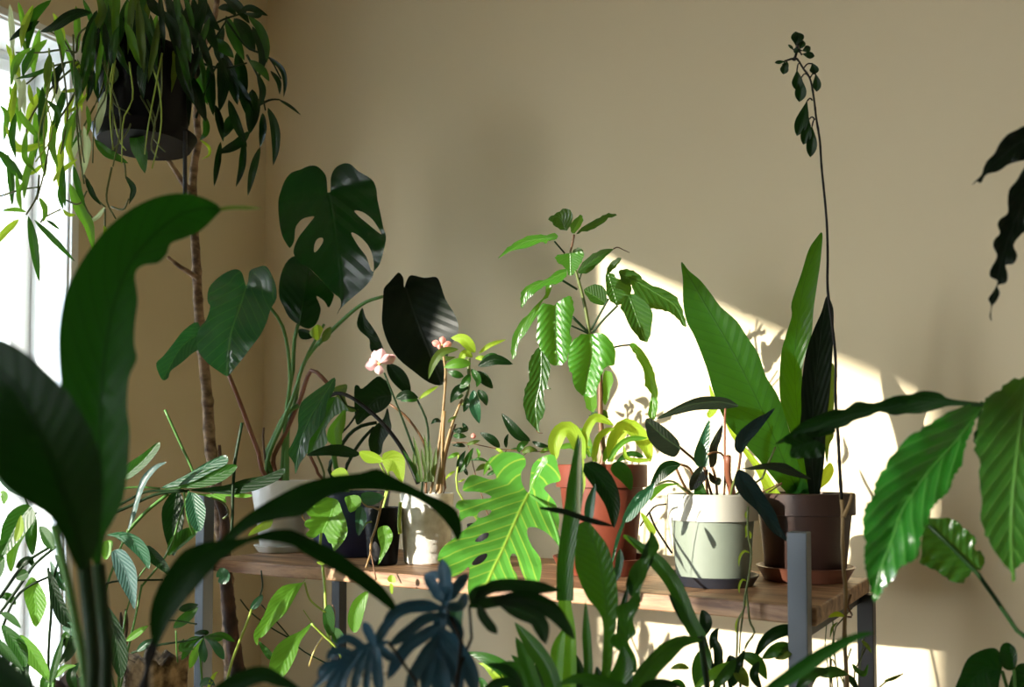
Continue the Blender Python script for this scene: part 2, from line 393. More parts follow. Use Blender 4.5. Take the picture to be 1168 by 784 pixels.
M['floorwood'] = planks('floor_wood', (.16,.09,.045), (.34,.21,.11), (1, 9, 1))
st('frame_white', (.85,.87,.87), .35); st('ceiling_white', (.72,.68,.60), .9)
M['glass'] = bpy.data.materials.new('window_glass')
def _g():
    t, n, l = nt(M['glass']); out = n.new('ShaderNodeOutputMaterial'); tr = n.new('ShaderNodeBsdfTransparent'); gl = n.new('ShaderNodeBsdfGlossy'); mx = n.new('ShaderNodeMixShader')
    gl.inputs['Roughness'].default_value = .02; mx.inputs[0].default_value = .05
    l.new(tr.outputs[0], mx.inputs[1]); l.new(gl.outputs[0], mx.inputs[2]); l.new(mx.outputs[0], out.inputs[0])
_g()
WINS = [(.90, 1.394, .02, 2.14), (-3.72, -1.10, .02, 2.41), (-5.44, -4.36, .02, 2.41)]     # y0,y1,z0,z1
boxes('wall_back', [((XL-TH, YB, 0), (XR+TH, YB+TH, HC))], 'plaster', kind='structure')
M['dark_plaster'] = plain('dark_plaster', (.30,.26,.20), .9)  # dark tone given to the unseen walls to cut fill light
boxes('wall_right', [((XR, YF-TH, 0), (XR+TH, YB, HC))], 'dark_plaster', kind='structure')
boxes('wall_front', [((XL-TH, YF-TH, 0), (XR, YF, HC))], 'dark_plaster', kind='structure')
lw = []; ys = sorted([(w[0], w[1], w[2], w[3]) for w in WINS])
y = YF
for (a, b, c, d) in ys:
    lw.append(((XL-TH, y, 0), (XL, a, HC))); lw.append(((XL-TH, a, 0), (XL, b, c))); lw.append(((XL-TH, a, d), (XL, b, HC))); y = b
lw.append(((XL-TH, y, 0), (XL, YB, HC)))
boxes('wall_left', lw, 'plaster', kind='structure')
boxes('floor', [((XL-TH, YF-TH, -.1), (XR+TH, YB+TH, 0))], 'floorwood', kind='structure')
boxes('ceiling', [((XL-TH, YF-TH, HC), (XR+TH, YB+TH, HC+.1))], 'ceiling_white', kind='structure')
boxes('baseboard_back', [((XL+.012, YB-.014, 0), (XR, YB, .08))], 'frame_white', kind='structure', bevel=.003)
for i, (a, b, c, d) in enumerate(WINS):
    e = bpy.data.objects.new('window_%d' % (i+1), None); COL.objects.link(e); e.location = (XL-TH/2, (a+b)/2, c); e['kind'] = 'structure'; e['_b'] = tuple(e.location)
    x0, x1 = XL-TH-.002, XL-TH+.045
    f = .030
    lst = [((x0, a, c), (x1, a+f, d)), ((x0, b-f, c), (x1, b, d)), ((x0, a+f, c), (x1, b-f, c+f)), ((x0, a+f, d-f), (x1, b-f, d))]
    boxes('window_frame', lst, 'frame_white', e, bevel=.004)
    g = .038; xs0, xs1 = XL-TH+.006, XL-TH+.055
    mull = []
    lst = [((xs0, a+f, c+f), (xs1, a+f+g, d-f)), ((xs0, b-f-g, c+f), (xs1, b-f, d-f)), ((xs0, a+f+g, c+f), (xs1, b-f-g, c+f+g)), ((xs0, a+f+g, d-f-g), (xs1, b-f-g, d-f))]
    boxes('sash', lst+mull, 'frame_white', e, bevel=.005)
    boxes('pane', [((XL-TH+.025, a+f+g, c+f+g), (XL-TH+.030, b-f-g, d-f-g))], 'glass', e)
    lv = .006
    boxes('reveal', [((XL-TH+.046, a, c), (XL-.001, a+lv, d)), ((XL-TH+.046, b-lv, c), (XL-.001, b, d)), ((XL-TH+.046, a+lv, d-lv), (XL-.001, b-lv, d)), ((XL-TH+.046, a+lv, c), (XL-.001, b-lv, c+lv))], 'frame_white', e)
    # interior casing around the opening
    cw = .022
    boxes('casing', [((XL, a-cw, 0), (XL+.012, a, d+cw)), ((XL, b, 0), (XL+.012, b+cw, d+cw)), ((XL, a, d), (XL+.012, b, d+cw))], 'frame_white', e, bevel=.003)
    # daylight portal
    L_ = bpy.data.lights.new('daylight_portal', 'AREA'); L_.shape = 'RECTANGLE'; L_.size = d-c; L_.size_y = b-a; L_.cycles.is_portal = True
    lo = bpy.data.objects.new('daylight_portal', L_); COL.objects.link(lo); lo.location = (XL-TH-.01, (a+b)/2, (c+d)/2); lo.rotation_euler = (0, R(-90), 0)
boxes('ground_outside', [((-30, -25, -.45), (XL-TH, 25, -.35))], plain('paving', (.42,.42,.40), .9), kind='structure')
# ------------------------------------------------------------------ light
w = bpy.data.worlds.new('sky'); bpy.context.scene.world = w; w.use_nodes = True
t = w.node_tree; t.nodes.clear(); o = t.nodes.new('ShaderNodeOutputWorld'); b = t.nodes.new('ShaderNodeBackground'); t.links.new(b.outputs[0], o.inputs[0])
b.inputs[0].default_value = (.72,.87,1,1); b.inputs[1].default_value = 9.0
s = bpy.data.lights.new('sun', 'SUN'); s.energy = 13; s.angle = R(.53); s.color = (1,.93,.80)
so = bpy.data.objects.new('sun', s); COL.objects.link(so)
so.rotation_euler = Vector((.37,.929,-.20)).to_track_quat('-Z','Y').to_euler()
g_ = bpy.data.lights.new('soft_fill_sun', 'SUN'); g_.energy = 4.5; g_.angle = R(36); g_.color = (1,.96,.88)  # broad second sun, added to brighten the wall around the sun patch
go = bpy.data.objects.new('soft_fill_sun', g_); COL.objects.link(go); go.rotation_euler = Vector((.37,.929,-.05)).to_track_quat('-Z','Y').to_euler()
sc = bpy.context.scene
sc.view_settings.view_transform = 'Standard'; sc.view_settings.look = 'None'; sc.view_settings.gamma = 1; sc.view_settings.use_curve_mapping = False
sc.view_settings.exposure = 0
try:
    sc.cycles.use_denoising = True; sc.cycles.max_bounces = 8; sc.cycles.diffuse_bounces = 5; sc.cycles.transparent_max_bounces = 8
    sc.cycles.sample_clamp_indirect = 8; sc.cycles.caustics_reflective = False; sc.cycles.caustics_refractive = False
except Exception: pass
# ------------------------------------------------------------------ shelf
SX0, SX1, SY0, SY1, SZ = -1.70, -.315, 1.375, 1.80, .75
def shelf():
    e = thing('plant_shelf', 'long wooden plant table with dark steel legs, carrying the pots along the wall', 'table', (SX0, SY0, 0))
    bm_v = []; n = 40; m = 10; th = .028
    for side in (0, 1):
        for i in range(n+1):
            x = SX0+(SX1-SX0)*i/n
            wob = .006*math.sin(x*9)+.003*math.sin(x*23)
            for j in range(m+1):
                y = (SY0+wob)+(SY1-SY0-wob)*j/m
                bm_v.append((x, y, SZ-(th if side else 0)))
    idx = lambda s_, i, j: s_*(n+1)*(m+1)+i*(m+1)+j
    f = []
    for i in range(n):
        for j in range(m):
            f.append((idx(0,i,j), idx(0,i+1,j), idx(0,i+1,j+1), idx(0,i,j+1))); f.append((idx(1,i,j), idx(1,i,j+1), idx(1,i+1,j+1), idx(1,i+1,j)))
        f.append((idx(0,i,0), idx(1,i,0), idx(1,i+1,0), idx(0,i+1,0))); f.append((idx(0,i,m), idx(0,i+1,m), idx(1,i+1,m), idx(1,i,m)))
    for j in range(m):
        f.append((idx(0,0,j), idx(0,0,j+1), idx(1,0,j+1), idx(1,0,j))); f.append((idx(0,n,j), idx(1,n,j), idx(1,n,j+1), idx(0,n,j+1)))
    ob = mesh_obj('board', bm_v, f, 'wood', e, smooth=False)
    mo = ob.modifiers.new('b', 'BEVEL'); mo.width = .003; mo.segments = 2; mo.limit_method = 'ANGLE'
    q = .029
    def leg(x, y, top, mat): boxes('leg', [((x, y, 0), (x+q, y+q, top))], mat, e, bevel=.0015)
    leg(SX1-q-.006, SY0-q-.008, .865, 'steel_grey'); leg(SX0+.0, SY0-q-.008, .90, 'steel_grey')
    leg(SX1-q+.012, SY1-.005-q, SZ-th, 'black_metal'); leg(SX0+.02, SY1-q-.005, SZ-th, 'black_metal')

    boxes('rail', [((SX0+q+.02, SY1-.03, SZ-.06), (SX1-q, SY1-.012, SZ-th-.0005))], 'black_metal', e)
    boxes('side_rail', [((SX1-.03, SY0+.006, SZ-.045), (SX1-.012, SY1-.035, SZ-th-.0005))], 'black_metal', e)
shelf()
def shelf_at(px, D):
    v = W(px, 535, D); return Vector((v.x, v.y, SZ+.001))
# ---- 1 white pot far left: big monstera and heart leaves
c1 = shelf_at(324, 2.24)
t = thing('saucer', 'shallow white saucer under the far-left white pot on the table', 'saucer', c1); 
lathe(t, 'dish', [(.0001,0),(.062,0),(.073,.016),(.070,.017),(.060,.004),(.0001,.004)], c1, 'white_ceramic')
c1 = c1+Vector((0,0,.0045))
p = potted('potted_monstera', 'tall potted monstera with holed dark heart leaves in plain white pot', c1, .056, .083, .175, 'white_ceramic')
poly(p,'A5',[(415,165),(424,160),(425,110),(440,75),(470,56),(500,58),(530,85),(580,115),(598,150),(602,190),(615,250),(625,300),(635,335),(628,380),(610,440),(590,465),(582,490),(555,525),(520,555),(480,590),(462,608),(448,632),(456,612),(463,598),(460,570),(430,545),(395,505),(345,455),(320,440),(290,412),(283,385),(300,340),(330,300),(350,275),(362,258),(345,258),(315,268),(293,295),(288,320),(285,350),(272,375),(262,370),(240,330),(228,270),(225,200),(235,160),(250,120),(275,90),(310,78),(340,65),(370,65),(395,85),(408,110),(412,162)],
     [(415,165),(430,240),(445,350),(460,450),(465,560),(448,630)], 2.10,'monstera',
     holes=[[(515,235),(545,240),(580,265),(605,300),(618,325),(590,305),(560,280),(530,255)],[(502,320),(530,330),(565,365),(585,410),(588,465),(575,455),(560,410),(530,370)],[(360,388),(364,360),(375,342),(392,338),(396,350),(386,370),(368,392)]],
     fold=.35, arc=.05, D2=2.02, wave=.05, lat=.03)
poly(p,'A2',[(865,765),(830,745),(790,715),(755,670),(748,620),(760,580),(785,550),(800,500),(790,480),(795,430),(830,390),(870,365),(900,358),(920,370),(930,400),(937,422),(945,400),(950,365),(980,350),(1010,345),(1030,370),(1050,420),(1052,470),(1030,510),(1015,560),(990,610),(960,650),(930,690),(890,740)],
     [(936,428),(910,510),(880,600),(868,700),(865,765)], 2.12,'philo', fold=.3, arc=.05, D2=2.0, wave=.06, lat=.035, bulge=.1)
poly(p,'A2',[(755,560),(700,590),(660,640),(620,690),(595,715),(602,750),(620,780),(640,772),(650,745),(690,715),(730,680),(765,650)], [(765,600),(690,655),(622,772)], 2.18,'philo', fold=.35, D2=2.1, lat=.03)
poly(p,'A5',[(300,668),(340,685),(370,665),(385,625),(385,600),(370,560),(400,580),(418,604),(437,560),(430,545),(395,505),(345,455),(320,430),(285,408),(250,440),(230,500),(228,560),(245,600),(265,640)], [(305,672),(318,600),(330,520),(340,440)], 2.2,'monstera', fold=-.2, D2=2.25, arc=.03, lat=.03)
poly(p,'A5',[(300,690),(310,722),(340,725),(362,712),(350,695),(320,685)], [(300,690),(362,712)], 2.24,'dark')
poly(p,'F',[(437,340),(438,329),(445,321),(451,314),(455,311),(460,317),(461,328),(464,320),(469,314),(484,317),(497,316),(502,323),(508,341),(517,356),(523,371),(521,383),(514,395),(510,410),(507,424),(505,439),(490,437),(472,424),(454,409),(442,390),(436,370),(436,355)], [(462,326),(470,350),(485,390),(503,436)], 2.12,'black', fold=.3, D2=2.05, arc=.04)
poly(p,'F',[(413,351),(407,368),(411,378),(421,387),(422,398),(428,404),(438,402),(432,385),(424,372),(417,362)], [(413,351),(418,378),(436,402)], 2.15,'dark', wave=.2)
leaf(p,'A6',[(640,150),(690,210),(728,272)],30,2.16,'dark','l')
poly(p,'A5',[(375,668),(348,690),(345,704),(360,722),(378,728),(388,705),(395,685)], [(375,668),(380,728)], 2.12,'lime', bulge=.4, name='new_leaf')
leaf(p,'A5',[(395,735),(412,700),(425,676)],16,2.12,'olive','l', name='new_leaf')
stem(p,'A5',[(622,562),(560,582),(500,625),(430,690),(375,745)],6,2.10,'stem_green',2.2,9,name='petiole')
stem(p,'A6',[(435,15),(380,70),(330,135),(303,205),(290,300),(262,390)],7,2.2,'stem_green',2.24,9,root=True,name='petiole')
stem(p,'A5',[(192,602),(235,660),(258,740),(268,830),(270,900),(255,1010)],6,2.12,'stem_green',2.22,9,root=True,name='petiole')
stem(p,'A5',[(300,668),(285,740),(280,860),(262,960)],7,2.2,'stem_green',2.24,9,root=True,name='petiole')
stem(p,'A6',[(400,0),(330,130),(290,250),(240,380),(195,480),(180,560)],5,2.14,'stem_green',2.24,9,root=True,name='petiole')
stem(p,'A6',[(36,190),(80,300),(120,410),(150,490),(165,560)],8,2.14,'stem_red',2.22,9,root=True,name='petiole')
stem(p,'A6',[(410,222),(380,190),(352,175),(330,215),(310,280),(250,420),(205,520)],8,2.18,'stem_red',2.24,9,root=True,name='petiole')
stem(p,'A6',[(170,395),(168,450),(185,560)],4,2.2,'stem_brown',2.24,5,root=True)
stem(p,'A6',[(300,310),(255,340),(210,430),(180,520)],9,2.2,'stem_green',2.24,12,root=True,name='petiole')
# ---- 2 navy pot: teal philodendron
c2 = shelf_at(398, 2.13)
p = potted('potted_philodendron', 'philodendron with folded blue-green arrow leaves in dark navy pot', c2, .078, .10, .155, 'navy')
poly(p,'A6',[(440,203),(400,230),(350,265),(312,300),(300,350),(300,400),(280,450),(262,490),(285,530),(290,572),(308,530),(335,490),(345,440),(375,400),(405,350),(410,300),(438,250)], [(440,205),(390,285),(345,360),(310,450),(290,570)], 2.02,'philo', fold=.4, D2=1.95, lat=.03, arc=.03)
poly(p,'A6',[(410,290),(450,278),(480,310),(490,330),(440,350),(405,400),(412,450),(360,500),(335,495),(345,430),(385,370)], [(445,282),(400,380),(345,495)], 2.05,'mid', fold=.3, lat=.03)
poly(p,'A6',[(480,325),(445,358),(415,400),(412,440),(430,457),(465,460),(468,420),(480,380)], [(482,326),(440,400),(448,460)], 2.02,'light', fold=.3, lat=.03)
poly(p,'A6',[(335,495),(400,465),(460,458),(510,475),(535,495),(500,508),(420,500),(350,502)], [(330,497),(430,482),(537,494)], 2.0,'dark')
poly(p,'A6',[(515,240),(530,233),(545,245),(600,200),(625,208),(650,232),(656,290),(620,330),(570,350),(535,380),(520,375),(515,320)], [(652,272),(590,290),(527,378)], 2.12,'dark', fold=.2)
poly(p,'A6',[(640,318),(650,360),(655,400),(625,450),(615,495),(580,490),(568,440),(590,390),(625,360)], [(642,320),(615,400),(600,492)], 2.14,'dark')
poly(p,'A6',[(440,240),(480,228),(488,240),(475,270),(440,262)], [(440,250),(488,238)], 2.12,'olive')
poly(p,'A6',[(470,250),(490,310),(530,325),(505,335),(470,320),(440,290)], [(445,265),(530,325)], 2.1,'olive')
stem(p,'A6',[(408,282),(450,262),(500,277),(560,320),(620,375),(680,450),(720,520),(757,607)],7,2.08,'stem_black',1.98,9,name='petiole')
stem(p,'A6',[(600,375),(540,388),(490,425),(450,490),(420,560)],7,2.14,'stem_dark',2.12,8,root=True,name='petiole')
stem(p,'A6',[(590,392),(545,440),(505,500),(480,560)],6,2.14,'stem_dark',2.12,8,root=True,name='petiole')
stem(p,'A6',[(455,262),(485,310),(525,325),(505,370),(465,415)],4,2.1,'stem_dark',2.1,4)
stem(p,'A6',[(430,460),(440,520),(450,560)],10,2.05,'stem_green',2.1,10,root=True,name='petiole')
stem(p,'A6',[(345,500),(370,550),(385,580)],6,2.05,'stem_red',2.1,6,root=True,name='petiole')
stem(p,'A6',[(370,490),(398,560),(405,600)],4,2.05,'stem_olive',2.1,5,root=True,name='petiole')
# ---- 3 pothos in the small black pot between navy and white pot
c3 = shelf_at(437, 1.93)
p = potted('potted_pothos', 'trailing pothos with bright lime leaves spilling over the table edge', c3, .032, .042, .125, 'black_plastic')
def P3(out, mid, D, mat='light', **k): return poly(p,'A6',out,mid,D,mat,**k)
P3([(533,485),(575,483),(613,503),(620,525),(570,530),(545,515)],[(622,520),(580,505),(534,486)],1.9,'lime',fold=.3)
P3([(622,497),(640,485),(665,480),(700,500),(708,540),(700,600),(680,590),(660,560),(640,560),(622,525)],[(618,520),(665,520),(700,598)],1.88,'lime',fold=.3)
P3([(425,570),(460,545),(488,560),(494,600),(460,595)],[(430,570),(492,598)],1.86,'lime')
P3([(430,590),(470,580),(495,600),(470,620),(430,625)],[(430,605),(495,605)],1.84,'light')
poly(p,'A7',[(325,80),(360,66),(400,62),(450,72),(470,120),(485,160),(485,210),(440,267),(428,240),(415,232),(400,200),(385,198),(365,215),(340,215),(330,200),(345,185),(325,170),(330,150),(350,140),(335,125)],[(440,70),(425,130),(400,180),(385,230)],1.82,'light',fold=.2,wave=.1,lat=.05)
poly(p,'A7',[(480,60),(530,55),(540,90),(500,120),(485,90)],[(485,60),(530,105)],1.82,'light')
poly(p,'A7',[(540,50),(580,40),(627,60),(590,90),(550,85)],[(626,60),(545,70)],1.8,'teal',fold=.4)
poly(p,'A7',[(520,110),(545,98),(562,140),(545,190),(530,208),(520,180)],[(545,100),(530,206)],1.79,'teal',fold=.4)
poly(p,'A7',[(605,180),(640,170),(660,200),(655,235),(625,290),(603,320),(615,260),(605,220)],[(625,172),(632,240),(604,320)],1.78,'light',fold=.4,wave=.2)
poly(p,'A7',[(110,210),(130,180),(200,138),(196,175),(150,195)],[(200,140),(110,210)],1.9,'lime',fold=.3)
poly(p,'A7',[(335,362),(318,385),(300,388),(240,400),(195,450),(170,510),(135,570),(132,600),(145,627),(150,600),(170,590),(210,545),(255,500),(290,440),(310,405)],[(338,363),(300,395),(220,480),(145,622)],1.72,'light',fold=.3,wave=.08,D2=1.66,lat=.05)
poly(p,'A7',[(350,540),(310,570),(250,600),(210,640),(190,700),(195,740),(230,755),(265,720),(295,660),(310,610),(345,560)],[(350,542),(285,610),(225,752)],1.70,'light',fold=.35,D2=1.64,lat=.05)
poly(p,'A7',[(568,420),(520,445),(495,490),(490,540),(512,577),(535,560),(552,500)],[(568,420),(522,490),(512,575)],1.72,'light',fold=.4)
poly(p,'A7',[(430,560),(460,565),(475,595),(450,620),(430,600)],[(430,560),(450,620)],1.72,'mid')
poly(p,'A7',[(420,470),(440,520),(430,590),(400,560),(395,500)],[(400,470),(425,590)],1.72,'mid')
poly(p,'A7',[(645,383),(642,368),(655,357),(670,367),(670,385)],[(657,385),(656,358)],1.7,'lime')
poly(p,'A7',[(650,390),(662,398),(660,430),(650,420)],[(652,390),(656,430)],1.7,'lime')
poly(p,'A7',[(370,310),(392,320),(412,308),(392,302)],[(370,310),(412,308)],1.74,'lime')
stem(p,'A7',[(625,58),(612,110),(595,180),(578,230),(575,280),(558,330)],5,1.84,'stem_tan',1.76,4,knobs=6,name='vine')
stem(p,'A7',[(575,262),(585,310),(597,375)],3,1.76,'stem_brown',1.72,3,name='vine')
stem(p,'A7',[(612,110),(585,100),(560,95),(530,60)],4,1.82,'stem_tan',1.84,3,name='vine')
stem(p,'A7',[(580,155),(560,160),(545,185),(530,190)],3,1.8,'stem_lime',1.8,3)
stem(p,'A7',[(410,60),(385,220),(392,310),(400,380),(405,470),(408,560),(430,630)],6,1.86,'stem_lime',1.72,5,name='vine')
stem(p,'A7',[(325,385),(345,450),(390,490),(405,500)],4,1.72,'stem_lime',1.72,4,name='vine')
stem(p,'A7',[(350,542),(395,585),(450,640),(470,700)],5,1.7,'stem_lime',1.72,4,name='vine')
stem(p,'A7',[(395,592),(360,650),(342,705)],3,1.72,'cream_yellow',1.72,3,name='aerial_root')
stem(p,'A7',[(320,490),(340,520),(355,540)],2,1.72,'stem_lime',1.72,2)
stem(p,'A7',[(340,80),(350,150),(335,160),(315,130),(330,100)],3,1.84,'stem_tan',1.84,3)
stem(p,'A7',[(430,470),(440,500),(438,560)],2.5,1.72,'stem_brown',1.72,2)
stem(p,'A6',[(620,515),(640,560),(650,600)],4,1.9,'stem_lime',1.92,4,root=True)
stem(p,'A6',[(605,520),(625,560),(640,600)],3,1.9,'stem_lime',1.92,4,root=True)
stem(p,'A7',[(690,80),(685,160),(690,200)],7,1.86,'stem_lime',1.86,8)
# ---- 4 white speckled pot: pink flowers
c4 = shelf_at(487, 1.96)
p = potted('flowering_plant', 'slender-stemmed plant with small pink flowers in speckled white pot', c4, .050, .060, .155, 'speckled', cat='flowering plant')
def flower(z, x, y, D, petals, mat, rp):
    f_ = None
    for i, (dx, dy, hw) in enumerate(petals):
        o = leaf(p, z, [(x,y),(x+dx*.5,y+dy*.5),(x+dx,y+dy)], hw, D+random.uniform(-.006,.006), mat, 'p', fold=-.5, arc=.006, name='petal', n=9)
    v = W(*zp(z,[(x,y)])[0], D-.004)
    sph = [(.0001,-rp)]+[(rp*math.sin(a*.31), -rp*math.cos(a*.31)) for a in range(1,10)]+[(.0001,rp)]
    lathe(p,'flower_centre',sph,v,'cream_yellow',12)
flower('A6',610,150,1.93,[(-55,12,20),(-20,-50,20),(10,-58,20),(62,-28,20),(-2,42,18),(-40,-18,16),(40,-35,14)],'pink',.004)
flower('A6',848,80,1.96,[(-38,-12,13),(4,-34,13),(38,-6,13),(20,8,12),(-20,6,12)],'coral',.003)
stem(p,'A6',[(628,185),(690,340),(740,480),(775,600)],3.5,1.93,'stem_dark',1.96,5,root=True)
stem(p,'A6',[(650,305),(700,340),(750,400),(785,470),(790,560)],5,1.95,'stem_brown',1.97,5,root=True)
stem(p,'A6',[(755,290),(790,370),(797,480),(785,600)],4,1.95,'stem_dark',1.97,5,root=True)
stem(p,'A6',[(846,88),(862,180),(852,330),(835,470),(812,610)],5,1.96,'stem_tan',1.97,5,root=True,knobs=6)
stem(p,'A6',[(925,285),(890,370),(850,520),(828,640)],5,1.96,'stem_tan',1.97,9,root=True,knobs=6)
stem(p,'A6',[(858,330),(850,440),(850,560),(842,640)],6,1.96,'stem_tan',1.97,8,root=True,knobs=5)
stem(p,'A6',[(900,380),(870,470),(855,560),(858,640)],4,1.97,'stem_brown',1.98,5,root=True)
stem(p,'A6',[(950,130),(948,250),(925,310)],7,1.96,'stem_olive',1.96,5,knobs=5)
for a in ([(770,600),(760,520),(738,425)],[(785,600),(790,500),(780,420)],[(800,600),(805,520),(800,440)],[(765,600),(745,540),(742,470)],[(760,600),(735,540),(700,480)],[(810,600),(822,520),(825,470)],[(795,600),(778,520),(770,470)]):
    leaf(p,'A6',a,7,1.95,random.choice(['mid','olive','olive']),'S',name='blade')
for a,hw,m in (([(672,282),(715,268),(758,280)],18,'dark'),([(758,288),(720,285),(690,292)],12,'mid'),([(760,285),(790,262),(835,235)],8,'lime'),
   ([(975,108),(930,58),(882,52)],22,'lime'),([(988,112),(1030,80),(1092,58)],9,'lime'),([(958,150),(900,150),(855,165)],20,'light'),([(910,95),(850,105),(815,150),(797,208)],16,'olive'),
   ([(985,160),(1050,135),(1118,152)],20,'dark'),([(1000,135),(1040,120),(1070,125)],12,'mid'),([(975,180),(1010,210),(1042,245)],20,'dark'),([(968,250),(972,310),(990,378)],22,'teal'),([(985,250),(1008,280),(1018,310)],16,'dark'),
   ([(950,240),(910,250),(880,300)],18,'dark'),([(945,280),(940,310),(930,335)],12,'dark'),([(965,125),(935,110),(910,150)],14,'lime'),([(975,130),(1000,128),(1025,130)],10,'lime'),
   ([(930,200),(900,190),(870,180)],14,'mid'),([(955,190),(930,230),(905,235)],16,'mid'),([(960,170),(985,210),(980,240)],14,'mid'),([(930,270),(905,275),(890,290)],12,'mid'),
   ([(845,372),(825,365),(806,380)],8,'dark'),([(870,375),(885,360),(905,350)],6,'olive'),([(820,110),(860,130),(900,125)],10,'olive')):
    leaf(p,'A6',a,hw,1.96+random.uniform(-.03,.03),m,'l',fold=.3,arc=.01)
# ---- 5 leafy herb behind the bright leaf
c5 = shelf_at(560, 1.90)
p = potted('leafy_herb', 'low bushy herb with small pointed leaves behind the bright split leaf', c5, .04, .052, .09, 'black_plastic')
H=[([(815,335),(700,270),(560,92)],50,'dark'),([(545,395),(470,320),(370,262)],38,'dark'),([(600,395),(598,330),(618,272)],18,'dark'),([(130,250),(200,240),(265,245)],25,'dark'),([(265,240),(235,210),(215,175)],20,'dark'),
 ([(130,290),(200,290),(250,300)],26,'mid'),([(240,385),(190,370),(125,375)],20,'dark'),([(175,620),(235,540),(310,395)],30,'mid'),([(180,620),(190,520),(240,420)],26,'dark'),([(185,440),(140,460),(80,490)],20,'light'),([(250,370),(300,350),(370,330)],18,'olive'),
 ([(340,400),(360,450),(350,490)],14,'light'),([(440,520),(370,495),(280,505)],14,'mid'),([(460,590),(400,560),(330,600)],26,'olive'),([(520,560),(450,530),(400,640)],24,'light'),([(700,430),(740,370),(800,345)],30,'mid'),([(740,440),(800,410),(880,420)],30,'olive'),([(830,340),(900,370),(990,390)],22,'dark'),
 ([(500,400),(540,420),(600,470)],16,'lime'),([(720,440),(700,410),(640,410)],14,'mid'),([(900,440),(960,410),(1000,400)],20,'light'),([(150,600),(90,640),(60,680)],12,'lime'),([(240,670),(200,690),(160,700)],8,'lime'),([(260,640),(240,600),(230,560)],16,'dark'),([(430,640),(500,600),(520,560)],18,'mid')]
for a,hw,m in H: leaf(p,'H1',a,hw,1.86+random.uniform(-.03,.04),m,'l',fold=.3,arc=.01)
stem(p,'H1',[(120,350),(250,350),(400,380),(560,410),(750,420),(900,430),(1050,420)],5,1.86,'stem_brown',1.86,5)
stem(p,'H1',[(180,450),(172,600),(175,784)],9,1.86,'stem_lime',1.86,9,root=True); stem(p,'H1',[(255,350),(300,500),(330,640)],5,1.88,'stem_brown',1.88,6,root=True)
stem(p,'H1',[(600,420),(560,500),(520,640)],5,1.88,'stem_brown',1.88,6,root=True); stem(p,'H1',[(800,420),(700,520),(620,640)],5,1.88,'stem_olive',1.88,6,root=True)
v = W(*zp('H1',[(310,292)])[0],1.86); lathe(p,'flower_bud',[(.0001,-.006),(.005,-.003),(.006,.001),(.003,.005),(.0001,.006)],v,'coral',10)
# ---- 6 terracotta pot: quilted-leaf plant
c6 = shelf_at(686, 1.78)
t = thing('saucer', 'wide terracotta saucer under the orange clay pot', 'saucer', c6)
lathe(t,'dish',[(.0001,0),(.085,0),(.098,.030),(.100,.032),(.096,.033),(.083,.005),(.0001,.005)],c6,'terracotta')
c6 = c6+Vector((0,0,.0055))
p = potted('quilted_leaf_plant', 'tall upright plant with quilted sunlit leaves in orange terracotta pot', c6, .066, .088, .212, 'terracotta', rim=.045, rimw=.004)
def P6(z,out,mid,D,mat='pepper',**k):
    k.setdefault('fold',.25); k.setdefault('lat',.03); k.setdefault('crink',.55); return poly(p,z,out,mid,D,mat,**k)
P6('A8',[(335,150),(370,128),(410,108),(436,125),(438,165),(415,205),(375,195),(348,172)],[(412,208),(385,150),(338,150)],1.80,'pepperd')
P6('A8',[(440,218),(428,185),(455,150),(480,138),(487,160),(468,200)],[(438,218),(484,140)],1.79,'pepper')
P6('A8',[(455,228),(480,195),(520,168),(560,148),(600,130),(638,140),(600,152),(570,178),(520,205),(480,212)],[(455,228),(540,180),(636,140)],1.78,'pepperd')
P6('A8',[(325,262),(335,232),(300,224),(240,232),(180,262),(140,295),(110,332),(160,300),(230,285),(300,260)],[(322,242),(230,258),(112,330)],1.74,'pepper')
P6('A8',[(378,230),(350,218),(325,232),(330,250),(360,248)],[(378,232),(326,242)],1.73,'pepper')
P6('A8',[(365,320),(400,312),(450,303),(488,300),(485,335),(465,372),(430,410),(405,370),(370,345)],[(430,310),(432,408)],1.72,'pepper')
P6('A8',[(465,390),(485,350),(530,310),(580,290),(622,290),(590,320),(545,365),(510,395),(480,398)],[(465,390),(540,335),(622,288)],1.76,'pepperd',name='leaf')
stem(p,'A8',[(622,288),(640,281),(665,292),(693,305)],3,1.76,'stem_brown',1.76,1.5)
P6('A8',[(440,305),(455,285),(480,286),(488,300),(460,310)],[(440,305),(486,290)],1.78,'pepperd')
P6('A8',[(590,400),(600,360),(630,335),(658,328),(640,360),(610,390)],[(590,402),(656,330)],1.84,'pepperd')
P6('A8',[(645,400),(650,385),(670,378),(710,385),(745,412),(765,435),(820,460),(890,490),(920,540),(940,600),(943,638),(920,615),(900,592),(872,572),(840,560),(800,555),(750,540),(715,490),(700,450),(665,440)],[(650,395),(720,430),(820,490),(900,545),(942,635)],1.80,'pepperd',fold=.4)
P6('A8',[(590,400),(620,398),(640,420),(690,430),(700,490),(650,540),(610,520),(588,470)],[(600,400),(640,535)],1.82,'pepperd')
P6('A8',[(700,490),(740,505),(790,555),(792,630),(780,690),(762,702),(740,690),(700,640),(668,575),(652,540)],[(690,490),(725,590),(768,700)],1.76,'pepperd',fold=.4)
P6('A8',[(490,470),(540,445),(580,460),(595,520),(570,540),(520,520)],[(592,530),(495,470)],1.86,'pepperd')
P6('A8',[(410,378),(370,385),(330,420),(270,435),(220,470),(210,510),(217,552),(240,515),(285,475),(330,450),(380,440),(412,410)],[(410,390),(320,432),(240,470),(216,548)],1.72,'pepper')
P6('A8',[(345,440),(320,450),(318,490),(270,550),(220,600),(180,660),(168,720),(172,779),(190,760),(200,710),(240,650),(285,580),(300,530),(340,490)],[(340,450),(300,530),(215,640),(175,775)],1.74,'pepper')
